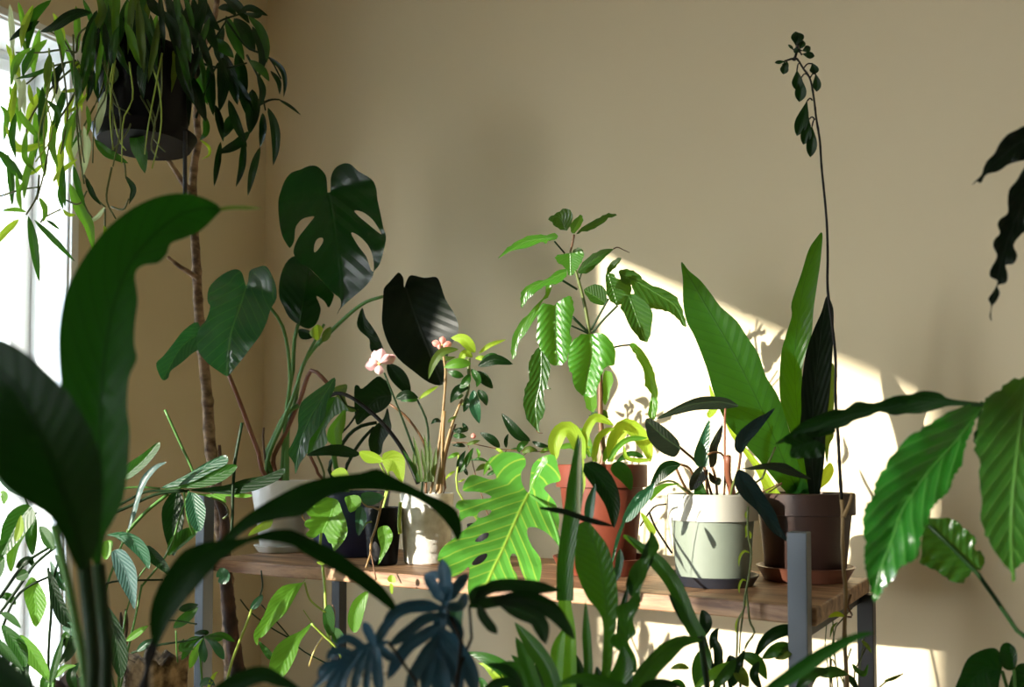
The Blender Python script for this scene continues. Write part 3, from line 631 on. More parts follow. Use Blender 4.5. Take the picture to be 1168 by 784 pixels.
P6('F',[(620,346),(632,348),(643,340),(650,338),(654,344),(654,359),(650,377),(652,390),(648,405),(644,414),(634,417),(627,414),(616,398),(612,385),(613,370),(614,355)],[(633,345),(633,380),(635,416)],1.66,'pepper',bulge=.2,lat=.06)
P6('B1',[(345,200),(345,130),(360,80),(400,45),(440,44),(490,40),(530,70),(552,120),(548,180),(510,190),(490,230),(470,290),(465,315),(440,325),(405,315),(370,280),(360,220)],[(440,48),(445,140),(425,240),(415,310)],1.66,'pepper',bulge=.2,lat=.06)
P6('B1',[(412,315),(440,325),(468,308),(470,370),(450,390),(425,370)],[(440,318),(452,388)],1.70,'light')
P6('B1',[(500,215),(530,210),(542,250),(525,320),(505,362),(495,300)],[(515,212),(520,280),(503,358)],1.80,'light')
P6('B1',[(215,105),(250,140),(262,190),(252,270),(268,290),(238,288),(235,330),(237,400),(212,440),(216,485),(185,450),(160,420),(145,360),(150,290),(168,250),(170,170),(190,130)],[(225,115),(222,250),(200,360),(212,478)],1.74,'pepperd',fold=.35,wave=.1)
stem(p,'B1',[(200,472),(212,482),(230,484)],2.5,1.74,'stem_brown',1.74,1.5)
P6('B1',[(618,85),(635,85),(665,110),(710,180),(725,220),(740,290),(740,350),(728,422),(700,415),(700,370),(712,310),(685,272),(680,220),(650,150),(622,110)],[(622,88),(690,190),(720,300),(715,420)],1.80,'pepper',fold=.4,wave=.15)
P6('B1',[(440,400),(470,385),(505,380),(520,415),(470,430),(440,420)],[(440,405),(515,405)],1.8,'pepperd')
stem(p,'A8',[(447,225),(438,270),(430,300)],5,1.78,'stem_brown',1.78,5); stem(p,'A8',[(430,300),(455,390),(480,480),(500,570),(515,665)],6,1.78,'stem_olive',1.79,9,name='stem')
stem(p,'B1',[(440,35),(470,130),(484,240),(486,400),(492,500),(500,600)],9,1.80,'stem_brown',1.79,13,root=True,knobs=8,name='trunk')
for a,r in (([(360,255),(405,308)],4),([(390,425),(460,468)],5),([(600,510),(560,580),(522,650)],5),([(640,540),(580,600),(530,660)],5),([(440,590),(480,630),(515,665)],6),([(435,630),(480,650),(515,668)],4),([(625,725),(660,718),(695,715)],4),([(480,395),(470,430)],3)):
    stem(p,'A8',a,r,1.77,'stem_dark',1.79,r,name='petiole')
# ---- 6b lime strap leaves at the clay pot's rim
for a,hw,m,D in (([(400,610),(408,540),(425,470),(455,420),(490,420),(545,450)],20,'lime',1.70),([(410,600),(380,510),(345,465),(305,480),(282,540),(290,605)],34,'lime',1.70),
    ([(530,610),(545,530),(590,455),(640,470),(690,540),(708,612)],34,'lime',1.74),([(455,610),(475,510),(520,470),(550,465)],14,'lime',1.72),([(520,610),(560,550),(610,512),(695,505)],12,'light',1.72),
    ([(590,540),(600,590),(650,605),(715,600)],9,'lime',1.70),([(440,590),(425,520),(395,460)],20,'light',1.76),([(390,560),(350,540),(300,550)],12,'light',1.76),([(470,610),(440,560),(400,540)],12,'lime',1.76),([(500,610),(530,540),(560,480)],16,'light',1.78),([(400,760),(400,690),(395,610),(395,560)],20,'lime',1.66),([(560,610),(620,575),(680,590)],12,'mid',1.72)):
    leaf(p,'B1',a,hw,D,m,'s',fold=.5,name='strap_leaf')
# ---- 7 sage pot: arrow leaves
c7 = shelf_at(812, 1.60)
t = thing('saucer', 'dark slate saucer under the two-tone sage green pot', 'saucer', c7)
lathe(t,'dish',[(.0001,0),(.070,0),(.082,.018),(.080,.019),(.069,.005),(.0001,.005)],c7,'slate')
c7 = c7+Vector((0,0,.0055))
p = potted('arrow_leaf_plant', 'dark arrow-leaved plant in sage green pot with wide cream rim', c7, .065, .077, .157, 'sage', rim=.046, rimw=.0035, rimmat='sage_rim')
def P7(out,mid,D,mat='purple',**k): return poly(p,'B4',out,mid,D,mat,**k)
P7([(475,248),(455,228),(420,210),(330,203),(260,220),(170,265),(112,305),(200,285),(290,265),(400,262),(440,256)],[(470,245),(380,228),(250,245),(114,304)],1.56,'purple',fold=.4)
P7([(62,310),(80,300),(110,315),(160,350),(208,400),(217,440),(200,468),(180,472),(130,450),(80,400),(65,350)],[(212,432),(140,380),(66,308)],1.52,'purple',fold=.4)
P7([(345,308),(350,360),(345,430),(340,505),(320,520),(290,510),(278,470),(300,400)],[(325,518),(318,430),(345,310)],1.56,'teal',fold=.4)
P7([(415,278),(400,330),(370,380),(345,440),(350,520),(378,500),(385,430),(402,380)],[(415,280),(375,400),(360,520)],1.58,'purple',fold=.3)
P7([(640,255),(600,278),(540,310),(480,360),(460,400),(462,440),(490,457),(520,410),(560,365),(600,312)],[(482,455),(520,370),(638,256)],1.50,'petrol',fold=.3)
P7([(480,530),(520,548),(560,590),(590,640),(640,720),(662,784),(700,850),(620,800),(560,715),(500,660),(465,610),(460,560)],[(476,535),(540,640),(690,845)],1.46,'petrol',fold=.4)
P7([(480,524),(510,522),(600,500),(680,500),(740,535),(800,572),(700,555),(620,530),(540,530)],[(485,524),(640,515),(798,572)],1.54,'purple',fold=.3)
P7([(215,500),(180,488),(140,498),(112,530),(90,580),(78,628),(120,590),(180,545),(215,515)],[(215,508),(140,530),(82,625)],1.50,'dark',fold=.4)
P7([(100,590),(60,612),(20,640),(-20,700),(-40,760),(0,755),(50,700),(95,640)],[(100,600),(40,670),(-35,757)],1.48,'teal',fold=.4)
P7([(215,595),(160,605),(110,645),(85,670),(92,620),(150,590)],[(215,597),(88,665)],1.5,'light',fold=.3)
P7([(330,515),(290,525),(258,580),(262,620),(290,612),(340,560)],[(320,518),(268,615)],1.55,'purple',fold=.3)
P7([(340,660),(310,640),(280,640),(285,600),(310,580),(330,620)],[(330,650),(290,600)],1.55,'mid')
P7([(345,540),(370,560),(400,570),(390,600),(350,580)],[(345,545),(398,585)],1.56,'purple')
P7([(40,640),(0,700),(-40,800),(-70,900),(-90,960),(-70,840),(-30,740),(10,660)],[(30,650),(-30,780),(-88,955)],1.44,'teal',fold=.4)
P7([(40,720),(70,740),(110,800),(90,820),(60,770)],[(45,722),(105,815)],1.44,'lime')
for a,r,m in (([(215,430),(250,460),(285,492),(330,560),(340,640)],6,'stem_brown'),([(215,505),(260,525),(290,600),(320,670)],6,'stem_brown'),([(200,525),(235,600),(275,665)],6,'stem_brown'),([(418,258),(416,330),(416,470),(420,560),(440,660)],5,'stem_red'),
    ([(486,458),(478,520),(455,600),(440,660)],6,'stem_brown'),([(340,462),(370,452),(400,458),(418,500),(412,650)],5,'stem_brown'),([(360,520),(375,570),(380,660)],6,'stem_brown'),([(325,520),(345,600),(365,660)],6,'stem_brown'),([(480,530),(450,600),(435,660)],6,'stem_olive'),([(640,430),(600,520),(565,580)],5,'stem_olive'),
    ([(610,630),(640,610),(675,585)],3,'stem_brown'),([(155,683),(110,690),(80,720),(40,780)],4,'stem_black'),([(430,470),(430,560),(450,640)],14,'stem_red'),([(210,600),(260,630),(300,665)],5,'stem_olive'),([(100,600),(180,580),(260,640)],5,'stem_olive'),([(80,720),(110,790),(180,900)],5,'stem_black')):
    stem(p,'B4',a,r,1.54,m,1.58,r,root=a[-1][1] > 570 and a[-1][1] < 670 and a[0][0] > 190,name='petiole')
# trailing string hanging from the sage pot
for a,r in (([(378,60),(376,110),(380,180),(390,230),(382,320),(366,400),(362,450),(340,500),(336,600),(330,680)],4),([(382,320),(372,380),(378,440),(385,500),(402,540),(370,590),(358,650)],4),([(362,450),(350,530),(345,620)],3)):
    stem(p,'B5',a,r,1.37,'stem_olive',1.34,r,name='trailing_stem',knobs=9)
for a,hw in (([(385,238),(365,230),(350,245),(343,270),(344,290)],5),([(372,345),(358,338),(347,355),(343,380),(348,392)],5),([(378,150),(385,170),(380,190)],7),([(370,130),(374,160),(368,180)],7),([(372,380),(366,420),(370,440)],6),([(345,480),(335,510),(332,540)],7),([(375,110),(372,90),(376,75)],7)):
    leaf(p,'B5',a,hw,1.37,'lime','l',name='leaf',n=10)
# ---- 8 brown pot: broad blades
c8 = shelf_at(917, 1.665)
t = thing('saucer', 'glossy red-brown saucer under the dark brown pot', 'saucer', c8)
lathe(t,'dish',[(.0001,0),(.075,0),(.088,.024),(.090,.026),(.086,.027),(.073,.005),(.0001,.005)],c8,'brown_saucer')
c8 = c8+Vector((0,0,.0055))
p = potted('broad_blade_plant', 'plant with tall broad upright blades in dark brown pot', c8, .072, .088, .158, 'brown_pot', rim=.04, rimw=.003)
poly(p,'F',[(910,575),(897,562),(884,548),(864,523),(843,500),(828,482),(815,451),(806,420),(793,386),(783,366),(779,343),(779,320),(777,299),(786,309),(799,320),(811,335),(822,350),(840,366),(852,384),(865,404),(874,430),(887,451),(897,480),(905,508),(912,534),(925,562),(922,576)],[(916,572),(900,540),(870,470),(835,400),(800,340),(777,299)],1.66,'nest',fold=.25,D2=1.60,arc=.03,sub=4)
poly(p,'F',[(915,572),(911,540),(903,500),(897,480),(892,468),(889,441),(891,404),(896,384),(903,361),(903,345),(914,312),(922,286),(930,273),(938,266),(936,297),(932,325),(928,353),(926,379),(922,395),(916,415),(915,430),(918,470),(925,500),(930,572)],[(922,570),(910,480),(907,400),(918,320),(938,266)],1.68,'nest',fold=.5,D2=1.66,sub=4)
poly(p,'F',[(925,572),(920,544),(915,510),(912,490),(914,470),(914,441),(919,404),(927,379),(937,356),(943,338),(950,350),(951,368),(950,394),(948,430),(945,464),(942,485),(941,515),(938,544),(933,572)],[(930,572),(926,500),(932,420),(943,340)],1.62,'black',fold=.3,D2=1.60,sub=4)
poly(p,'B4',[(420,320),(450,350),(500,420),(560,490),(620,570),(660,632),(690,660),(610,650),(560,545),(500,455),(445,380)],[(650,655),(560,510),(422,322)],1.72,'lime',fold=.3)
poly(p,'B4',[(826,620),(835,560),(860,520),(885,498),(900,535),(880,580),(850,605)],[(828,620),(886,500)],1.72,'lime',fold=.3)
poly(p,'B4',[(700,660),(690,600),(730,570),(800,600),(820,660)],[(760,660),(740,575)],1.66,'mid')
poly(p,'B4',[(345,150),(372,205),(385,260),(350,300),(335,280),(355,240)],[(350,155),(345,298)],1.74,'lime')
poly(p,'B4',[(875,220),(890,60),(905,100),(900,250),(890,330),(900,380),(880,420),(870,500),(860,440),(865,330)],[(895,80),(870,490)],1.64,'olive',fold=.4,name='withered_leaf',label='dry twisted brown leaf')
# ---- 8b long bare stem with fleshy leaves at the top, rooted on the floor in front
b = floor_at(975, 1.33)
p = potted('leggy_succulent', 'very tall bare wiry stem with a few fleshy leaves at its tip', b, .05, .065, .12, 'black_plastic')
stem(p,'F',[(905,66),(910,68),(916,78),(924,90),(928,110),(931,135),(935,160),(937,190),(940,220),(943,255),(944,290),(944,330),(949,370),(953,410),(953,455),(956,500),(958,540),(960,570)],1.0,1.50,'stem_black',1.38,1.9,knobs=22,n=90)
stem(p,'B5',[(732,10),(738,80),(737,180),(742,300),(750,380),(748,450),(745,550),(750,650),(755,760)],7,1.40,'stem_tan',1.33,9,knobs=12,n=60,root=True)
stem(p,'B5',[(775,8),(765,45),(742,100)],6,1.38,'stem_tan',1.38,8,name='side_shoot'); stem(p,'B5',[(770,395),(758,440),(775,478),(750,480)],4,1.36,'stem_brown',1.36,4,name='side_shoot')
leaf(p,'B5',[(745,478),(715,470),(682,482)],10,1.35,'lime','l',fold=.4)
TIPS = [(380,145),(395,158),(410,175),(424,195),(432,210),(437,245),(442,285),(445,320),(450,350),(457,395)]
stem(p,'B6',[(380,147),(372,142),(360,145),(345,150)],4,1.50,'stem_black',1.50,3,name='side_shoot'); stem(p,'B6',[(380,147),(384,130),(390,110),(392,85)],5,1.50,'stem_black',1.50,3,name='side_shoot')
for x,y,dx,dy,hw in ((385,100,-2,-52,14),(395,110,14,-32,9),(405,115,30,-14,9),(405,125,44,8,9),(378,115,-20,-22,4),(350,150,-38,5,5),(345,150,-4,45,11),(355,148,-14,28,9),(388,178,-2,72,14),(402,205,-6,85,15),(424,282,-36,125,17),(430,345,-20,92,14),(440,370,-6,110,14),(440,155,8,40,12),(452,190,4,65,11),(392,90,4,-38,12),(398,120,-22,-10,8)):
    q_ = min(TIPS, key=lambda t_: (t_[0]-x)**2+(t_[1]-y)**2) if y > 150 and x > 360 else (388,118 if y > 95 else 95)
    if x > 360: stem(p,'B6',[(x,y+4 if dy > 0 else y),((x+q_[0])/2,(y+q_[1])/2-6),q_],2.5,1.50,'stem_black',1.50,2.5,name='petiole')
    leaf(p,'B6',[(x,y),(x+dx*.5+3,y+dy*.5),(x+dx,y+dy)],hw*1.35,1.50,'dark','p',fold=.5,arc=.004,n=12)
# ---- bright split leaf plant in front of the table
b = floor_at(625, 1.22)
p = potted('young_monstera', 'floor plant holding up one bright sunlit split leaf before the table', b, .09, .12, .22, 'black_plastic')
poly(p,'B2',[(478,320),(450,280),(446,232),(465,200),(462,165),(430,145),(370,140),(330,155),(300,175),(318,215),(335,255),(300,260),(230,240),(198,268),(188,312),(240,315),(290,325),(312,343),(240,350),(170,355),(155,385),(172,400),(170,450),(200,430),(235,425),(250,440),(200,480),(150,520),(110,550),(85,580),(75,620),(100,640),(130,692),(175,680),(212,650),(214,690),(208,740),(220,790),(250,752),(330,738),(420,725),(428,690),(408,655),(396,620),(405,592),(425,600),(440,650),(460,700),(482,728),(520,725),(535,670),(530,610),(495,560),(474,510),(476,478),(510,475),(560,500),(600,540),(625,575),(610,500),(615,440),(600,370),(570,330),(548,300),(575,280),(620,265),(610,210),(600,170),(580,150),(530,165),(495,200),(485,260)],
   [(477,325),(440,400),(400,490),(360,580),(320,660),(285,745)],1.46,'bright',
   holes=[[(252,418),(270,400),(312,398),(300,420),(262,432)],[(240,535),(270,505),(300,498),(296,520),(265,538)],[(225,640),(250,605),(292,590),(290,612),(260,638)]],
   fold=.18,D2=1.34,arc=.02,lat=.03,wave=.06,label='bright green split leaf with holes',sub=4)
stem(p,'B2',[(477,325),(560,380),(600,480),(640,640),(660,800)],7,1.465,'stem_green',1.30,11,root=True,name='petiole')
# ---- strap-leaved clump standing in front of the table (centre)
b = floor_at(690, 1.10)
p = potted('strap_leaf_plant', 'clump of tall curling strap leaves in front of the terracotta pot', b, .12, .15, .24, 'black_plastic')
S_ = lambda a,hw,m,D,pr='S',D2=None,**k: leaf(p,'B3',a,hw,D,m,pr,D2=D2,fold=k.pop('fold',.4),name='strap_leaf',**k)
leaf(p,'B2',[(640,800),(642,640),(660,500),(680,350),(692,200),(700,60)],38,1.16,'mid','S',fold=.3,name='strap_leaf',n=24)
leaf(p,'B2',[(700,440),(700,330),(704,200),(712,70)],9,1.15,'cream','S',name='strap_leaf')
S_([(345,800),(350,640),(345,530),(330,440),(318,340),(310,250)],30,'light',1.17,n=20)
poly(p,'B3',[(390,60),(430,50),(470,90),(520,160),(545,250),(560,330),(565,400),(560,450),(548,560),(535,700),(530,800),(490,800),(495,650),(500,520),(480,450),(430,390),(390,300),(372,230),(380,130)],[(510,800),(512,560),(510,400),(470,180),(412,58)],1.08,'nest',fold=.3,D2=1.10,name='strap_leaf')
poly(p,'B3',[(705,95),(735,120),(748,170),(705,220),(690,290),(665,350),(662,420),(632,480),(645,545),(610,580),(640,640),(650,700),(630,720),(600,700),(590,640),(545,605),(530,570),(570,520),(556,430),(612,400),(632,340),(612,280),(650,220),(695,200)],[(620,710),(600,560),(600,450),(650,320),(670,240),(715,105)],1.05,'mid',fold=.3,wave=.5,wf=5,name='strap_leaf')
S_([(930,570),(880,480),(840,380),(790,290),(710,200),(600,105)],34,'mid',1.14,D2=1.2,n=22)
S_([(900,545),(850,460),(790,370)],22,'dark',1.16,'l')
S_([(540,900),(640,790),(700,710),(770,635),(850,580),(940,575)],44,'mid',1.02,D2=1.08,n=22)
S_([(300,860),(250,700),(185,600),(105,495)],38,'nest',1.02,D2=1.06)
S_([(220,850),(180,740),(150,650),(110,560)],32,'mid',1.08)
S_([(285,830),(290,700),(300,600),(330,515)],30,'light',1.12)
S_([(425,850),(432,700),(425,550),(420,400)],20,'mid',1.12)
S_([(350,850),(355,700),(352,600),(362,530)],26,'light',1.14)
S_([(560,870),(575,760),(590,680),(585,600)],50,'mid',1.04,'l')
S_([(460,860),(480,760),(470,690)],30,'dark',1.1,'l')
S_([(700,850),(560,790),(400,745),(290,775)],34,'mid',.98,'l')
S_([(130,850),(110,750),(60,700),(-20,680)],22,'dark',1.0)
S_([(170,860),(120,700),(30,690),(0,720)],18,'mid',1.04)
S_([(610,330),(575,480),(560,600)],14,'dark',1.12,'l')
S_([(120,860),(160,760),(150,700),(90,640)],26,'mid',1.12)
S_([(250,860),(230,780),(215,700),(225,620)],26,'dark',1.16,'l')
S_([(390,860),(400,780),(395,700),(380,640)],22,'dark',1.15,'l')
S_([(640,880),(680,800),(760,770),(850,780)],30,'dark',1.0,'l')
S_([(-60,880),(0,790),(60,760),(140,780)],26,'dark',.98,'l')
leaf(p,'B2',[(725,190),(800,260),(850,360),(858,478)],48,1.30,'dark','o',fold=.4,name='strap_leaf')
leaf(p,'B2',[(850,190),(905,240),(935,310)],36,1.32,'mid','o',fold=.4,name='strap_leaf')
leaf(p,'B2',[(745,480),(750,380),(775,280)],22,1.28,'teal','l',fold=.3,name='strap_leaf')
leaf(p,'B2',[(530,388),(640,405),(740,440),(860,470)],13,1.10,'black','s',fold=.2,name='strap_leaf')
leaf(p,'B2',[(900,510),(985,570),(1060,640),(1168,784)],18,1.28,'light','s',fold=.3,name='strap_leaf')
leaf(p,'B2',[(860,720),(880,640),(885,570)],18,1.2,'teal','s',fold=.3,name='strap_leaf')
leaf(p,'B2',[(960,800),(940,720),(1000,620),(1020,510)],34,1.15,'dark','l',fold=.3,wave=.4,name='strap_leaf')
for x,y,D in ((345,800,1.17),(500,800,1.08),(600,790,1.04),(290,850,1.05),(430,800,1.12),(350,830,1.14),(180,840,1.06),(660,900,1.0)):
    stem(p,'B3',[(x,y-20),(x+4,y+20)],14,D,'stem_green',D,10,root=True,name='stalk')
stem(p,'B3',[(930,560),(960,700),(950,820)],14,1.14,'stem_dark',1.1,12,root=True,name='stalk')
# ---- dark deeply cut philodendron, blue sky sheen put into its colour, foreground centre
b = floor_at(520, .80)
p = potted('split_leaf_philodendron', 'foreground plant with dark, blue sky-sheened, deeply cut fingered leaves, below the bright split leaf', b, .11, .14, .26, 'black_plastic')
lobed(p,'G7',[(650,190),(625,300),(615,420),(610,600)],[
   ([(650,200),(655,90),(637,-10)],36,.90),([(640,180),(600,110),(562,55)],32,.90),([(660,180),(710,110),(755,55)],30,.90),([(655,150),(640,70),(560,60)],22,.92),
   ([(640,210),(540,200),(440,225),(372,310)],34,.86),([(640,240),(560,260),(470,330),(400,380)],30,.85),([(635,280),(560,330),(470,400),(395,530)],34,.84),([(628,330),(560,430),(520,500),(480,600)],34,.84),
   ([(625,360),(580,470),(560,600)],34,.85),([(620,350),(690,450),(720,600)],36,.86),([(628,300),(700,380),(760,480),(790,600)],42,.87),([(640,240),(700,290),(720,370)],30,.90),([(650,200),(720,200),(745,140)],26,.92),([(618,400),(640,500),(650,620)],42,.85)],.88,'blue',hwm=30)
lobed(p,'G7',[(400,360),(340,375),(250,415),(160,480),(60,570)],[
   ([(340,375),(310,310),(290,270)],26,.84),([(345,370),(390,290),(440,250)],26,.85),([(300,390),(220,345),(165,370)],24,.83),([(250,415),(170,400),(125,440)],24,.83),([(200,450),(120,470),(90,520)],22,.83),
   ([(310,390),(270,480),(240,600)],24,.82),([(330,385),(310,480),(300,600)],20,.82),([(345,380),(350,470),(365,600)],30,.83),([(350,375),(400,420),(440,430)],26,.84),([(270,410),(210,500),(180,600)],26,.82),([(220,440),(150,540),(120,610)],24,.82)],.84,'blue',hwm=22)
lobed(p,'G7',[(760,200),(850,185),(960,170),(1060,190)],[
   ([(780,190),(850,120),(960,108),(1080,120),(1168,130)],34,.92),([(860,185),(1000,160),(1100,190),(1200,270)],34,.92),([(900,190),(1000,230),(1070,270),(1100,372)],42,.90),([(800,200),(830,260),(885,325)],26,.90),([(960,175),(1080,210),(1160,260),(1230,350)],32,.90),([(770,190),(790,140),(860,120)],28,.92)],.91,'dark',hwm=26)
leaf(p,'G7',[(720,170),(700,260),(720,350)],30,.94,'teal','l')
stem(p,'G7',[(650,190),(690,330),(760,400),(700,560),(680,700)],9,.89,'stem_black',.84,12,root=True,name='petiole')
stem(p,'G7',[(760,200),(800,290),(740,390),(700,520),(690,700)],6,.92,'stem_black',.84,9,root=True,name='petiole')
stem(p,'G7',[(400,360),(450,420),(480,520),(560,700)],7,.85,'stem_black',.82,9,root=True,name='petiole')
stem(p,'G7',[(270,520),(340,480),(380,470)],4,.86,'stem_tan',.86,4,name='aerial_root')
stem(p,'G7',[(290,545),(350,510),(400,500)],4,.86,'stem_tan',.86,4,name='aerial_root')
# ---- leaves rising at the bottom between blue plant and straps
b = floor_at(575, 1.32)
p = potted('variegated_floor_plant', 'low floor plant with arched pale-patched leaves under the table', b, .08, .10, .30, 'black_plastic')
for a,hw,m in (([(990,620),(930,500),(850,440),(750,405)],34,'mid'),([(930,640),(900,540),(840,470),(800,455)],24,'lime'),([(1000,640),(960,560),(900,470),(880,462)],12,'dark'),([(850,640),(820,540),(790,520)],20,'mid'),([(820,640),(870,580),(900,540)],26,'light')):
    leaf(p,'G7',a,hw,1.28,m,'l',fold=.4,arc=.02)
for x in (990,930,860,820): stem(p,'G7',[(x,610),(x-5,650)],7,1.28,'stem_green',1.28,7,root=True,name='petiole')
# ---- right bottom leafy plants
b = floor_at(850, 1.34)
p = potted('trailing_floor_plant', 'leafy green floor plant with drooping leaves behind the grey steel leg', b, .08, .10, .30, 'black_plastic')
for z,a,hw,m in (('B5',[(590,540),(520,530),(450,565),(400,640)],24,'dark'),('B5',[(545,592),(500,600),(430,640)],26,'mid'),('B5',[(545,590),(520,620),(480,640)],20,'olive'),('B3',[(940,440),(955,500),(945,560)],28,'dark'),('B3',[(960,600),(935,690),(915,800)],42,'mid'),
    ('B3',[(1010,520),(985,560),(975,620)],14,'dark'),('B3',[(1060,640),(1080,720),(1060,790)],36,'dark'),('B3',[(880,700),(840,690),(795,702)],14,'olive'),('B3',[(1070,670),(980,730),(900,790)],24,'light'),('B3',[(780,790),(830,765),(870,800)],18,'mid'),
    ('B5',[(350,620),(410,650),(450,720)],24,'mid'),('B5',[(330,660),(350,700),(380,748)],26,'olive'),('B5',[(365,610),(340,660),(330,720)],14,'dark'),('B5',[(600,600),(570,640),(520,600)],10,'olive'),('B5',[(260,620),(272,650),(255,690)],12,'dark'),('B5',[(330,640),(300,690),(240,760)],22,'mid'),
    ('B5',[(200,455),(222,500),(205,560)],18,'dark'),('B5',[(240,550),(265,620),(250,700)],18,'dark'),('B5',[(420,650),(400,700),(430,760)],18,'dark'),('B5',[(640,700),(700,690),(760,700)],22,'mid'),('B5',[(560,760),(620,700),(700,680)],22,'mid')):
    leaf(p,z,a,hw,1.32+random.uniform(-.03,.03),m,'l',fold=.4,arc=.012)
for z,a,r in (('B5',[(590,540),(600,600),(560,700),(540,760)],4),('B5',[(545,592),(590,610),(580,700),(560,770)],4),('B3',[(945,560),(975,640),(1000,784)],9),('B5',[(360,610),(345,680),(350,760)],5),('B5',[(260,525),(240,560),(260,640),(290,760)],5),('B5',[(240,690),(280,740),(290,790)],5),('B5',[(640,700),(600,740),(590,790)],5)):
    stem(p,z,a,r,1.33,'stem_dark',1.33,r,root=True)
b = floor_at(962, 1.50)
p = potted('wispy_seedlings', 'wispy thin-stemmed seedlings between the right-hand table legs', b, .05, .065, .34, 'black_plastic')
for i,(a,r) in enumerate((([(770,450),(735,480),(700,560),(690,748)],2.5),([(700,490),(705,600),(720,748)],2.5),([(770,600),(740,650),(745,760)],3),([(830,590),(790,660),(780,760)],3),([(700,640),(730,690),(745,760)],2.5),([(820,560),(830,600),(800,700)],2),([(690,760),(700,690),(690,620)],2.5),([(680,470),(665,520),(672,600)],2))):
    stem(p,'B5',a,r,1.44,'stem_olive',1.43,3,root=True)
for a,hw,m in (([(810,570),(830,590),(848,618)],8,'olive'),([(895,725),(930,715),(968,697)],7,'olive'),([(790,690),(820,700),(835,660)],8,'mid'),([(775,660),(800,690),(830,690)],9,'mid'),([(760,700),(790,748),(800,760)],12,'dark'),([(720,500),(700,520),(690,560)],5,'olive'),([(735,680),(700,700),(660,690)],14,'mid')):
    leaf(p,'B5',a,hw,1.43,m,'l',fold=.3)
stem(p,'B5',[(968,697),(930,718),(880,740),(850,780)],2.5,1.43,'stem_olive',1.43,3,root=True)
b = floor_at(850, .84)
p = potted('arching_blade_plant', 'plant with one blurred dark arching blade crossing the grey steel leg', b, .07, .09, .25, 'black_plastic')
leaf(p,'B5',[(380,810),(480,745),(580,680),(660,625),(740,580),(800,552),(862,540)],30,.82,'fore','l',fold=.4,n=24)
stem(p,'B5',[(384,806),(340,850)],12,.82,'stem_dark',.82,14,root=True,name='petiole')
# ---- wavy-leaved plant reaching in from the right
b = floor_at(1260, 1.02)
p = potted('wavy_leaf_plant', 'large wavy-edged glossy leaves reaching in from the right edge', b, .12, .15, .30, 'terracotta', cat='potted plant')
C8 = lambda out,mid,D,mat='coffee',**k: poly(p,'B8',out,mid,D,mat,crink=1.0,**k)
C8([(170,575),(165,560),(160,540),(150,500),(145,470),(148,430),(142,380),(150,340),(165,318),(172,285),(195,245),(225,200),(270,160),(310,135),(350,110),(400,90),(442,84),(438,96),(420,130),(410,160),(395,190),(385,240),(365,270),(355,300),(330,325),(310,350),(300,390),(285,420),(280,460),(255,480),(235,490),(215,520),(195,540),(185,560)],[(440,88),(380,170),(300,260),(240,350),(215,420),(185,500),(169,573)],1.02,fold=.3,wave=.14,wf=6,lat=.05,D2=.90,arc=.03,sub=4,bulge=.15)
poly(p,'F',[(884,507),(900,495),(912,484),(933,474),(951,467),(964,467),(977,458),(997,460),(1020,452),(1038,450),(1053,446),(1071,448),(1080,454),(1095,457),(1122,460),(1122,464),(1085,463),(1070,467),(1050,472),(1033,472),(1020,474),(1003,470),(992,475),(974,480),(966,486),(951,490),(936,495),(920,498),(905,502)],[(1122,462),(1060,459),(1000,467),(940,484),(886,506)],1.0,'dark',fold=.6,wave=.2,D2=1.08)
poly(p,'B4',[(680,395),(740,370),(810,360),(860,345),(900,345),(905,365),(860,380),(800,390),(860,420),(850,470),(790,478),(720,478),(705,460),(710,420),(690,415)],[(900,355),(820,400),(700,440)],1.06,'dark',fold=.3,wave=.2)
C8([(620,60),(570,30),(538,24),(505,30),(480,52),(450,70),(438,88),(428,130),(420,170),(418,200),(430,240),(428,280),(435,320),(432,360),(440,400),(455,430),(475,465),(500,495),(512,528),(520,495),(540,475),(570,430),(600,380),(625,300),(640,200),(640,110)],[(545,50),(530,150),(515,280),(508,400),(512,525)],.98,'pepperd',fold=.2,wave=.12,wf=7,lat=.05,arc=.03,D2=.93)
C8([(445,85),(470,100),(480,130),(465,165),(440,190),(425,200),(415,180),(420,150),(432,110)],[(470,95),(425,195)],1.0,'dark',wave=.2)
C8([(300,372),(340,368),(370,375),(400,400),(420,420),(415,445),(438,455),(438,490),(410,500),(390,527),(360,525),(340,510),(310,492),(282,478),(290,440),(287,400)],[(435,500),(370,445),(305,385)],1.04,'pepperd',fold=.2,wave=.2,wf=5,lat=.05)
stem(p,'B8',[(305,388),(370,450),(430,512),(490,600),(538,668),(600,740)],5,1.035,'stem_dark',1.03,7,root=True,name='petiole')
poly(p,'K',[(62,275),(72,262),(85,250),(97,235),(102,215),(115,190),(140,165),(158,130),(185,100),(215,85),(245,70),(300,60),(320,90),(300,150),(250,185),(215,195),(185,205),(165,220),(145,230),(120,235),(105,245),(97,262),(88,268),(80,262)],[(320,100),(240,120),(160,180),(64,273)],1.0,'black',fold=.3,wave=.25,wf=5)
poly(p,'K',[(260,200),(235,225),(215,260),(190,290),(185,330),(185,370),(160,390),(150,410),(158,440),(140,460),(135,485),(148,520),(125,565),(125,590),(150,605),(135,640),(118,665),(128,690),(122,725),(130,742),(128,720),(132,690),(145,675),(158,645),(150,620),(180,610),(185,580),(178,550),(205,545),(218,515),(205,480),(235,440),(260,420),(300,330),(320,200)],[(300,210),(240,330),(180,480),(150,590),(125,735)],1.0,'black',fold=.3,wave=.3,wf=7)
stem(p,'K',[(300,100),(380,60),(460,180),(505,420),(532,640)],5,1.0,'stem_brown',1.02,7,name='branch'); stem(p,'K',[(300,220),(380,250),(480,380),(535,560)],5,1.0,'stem_brown',1.02,6,name='branch')
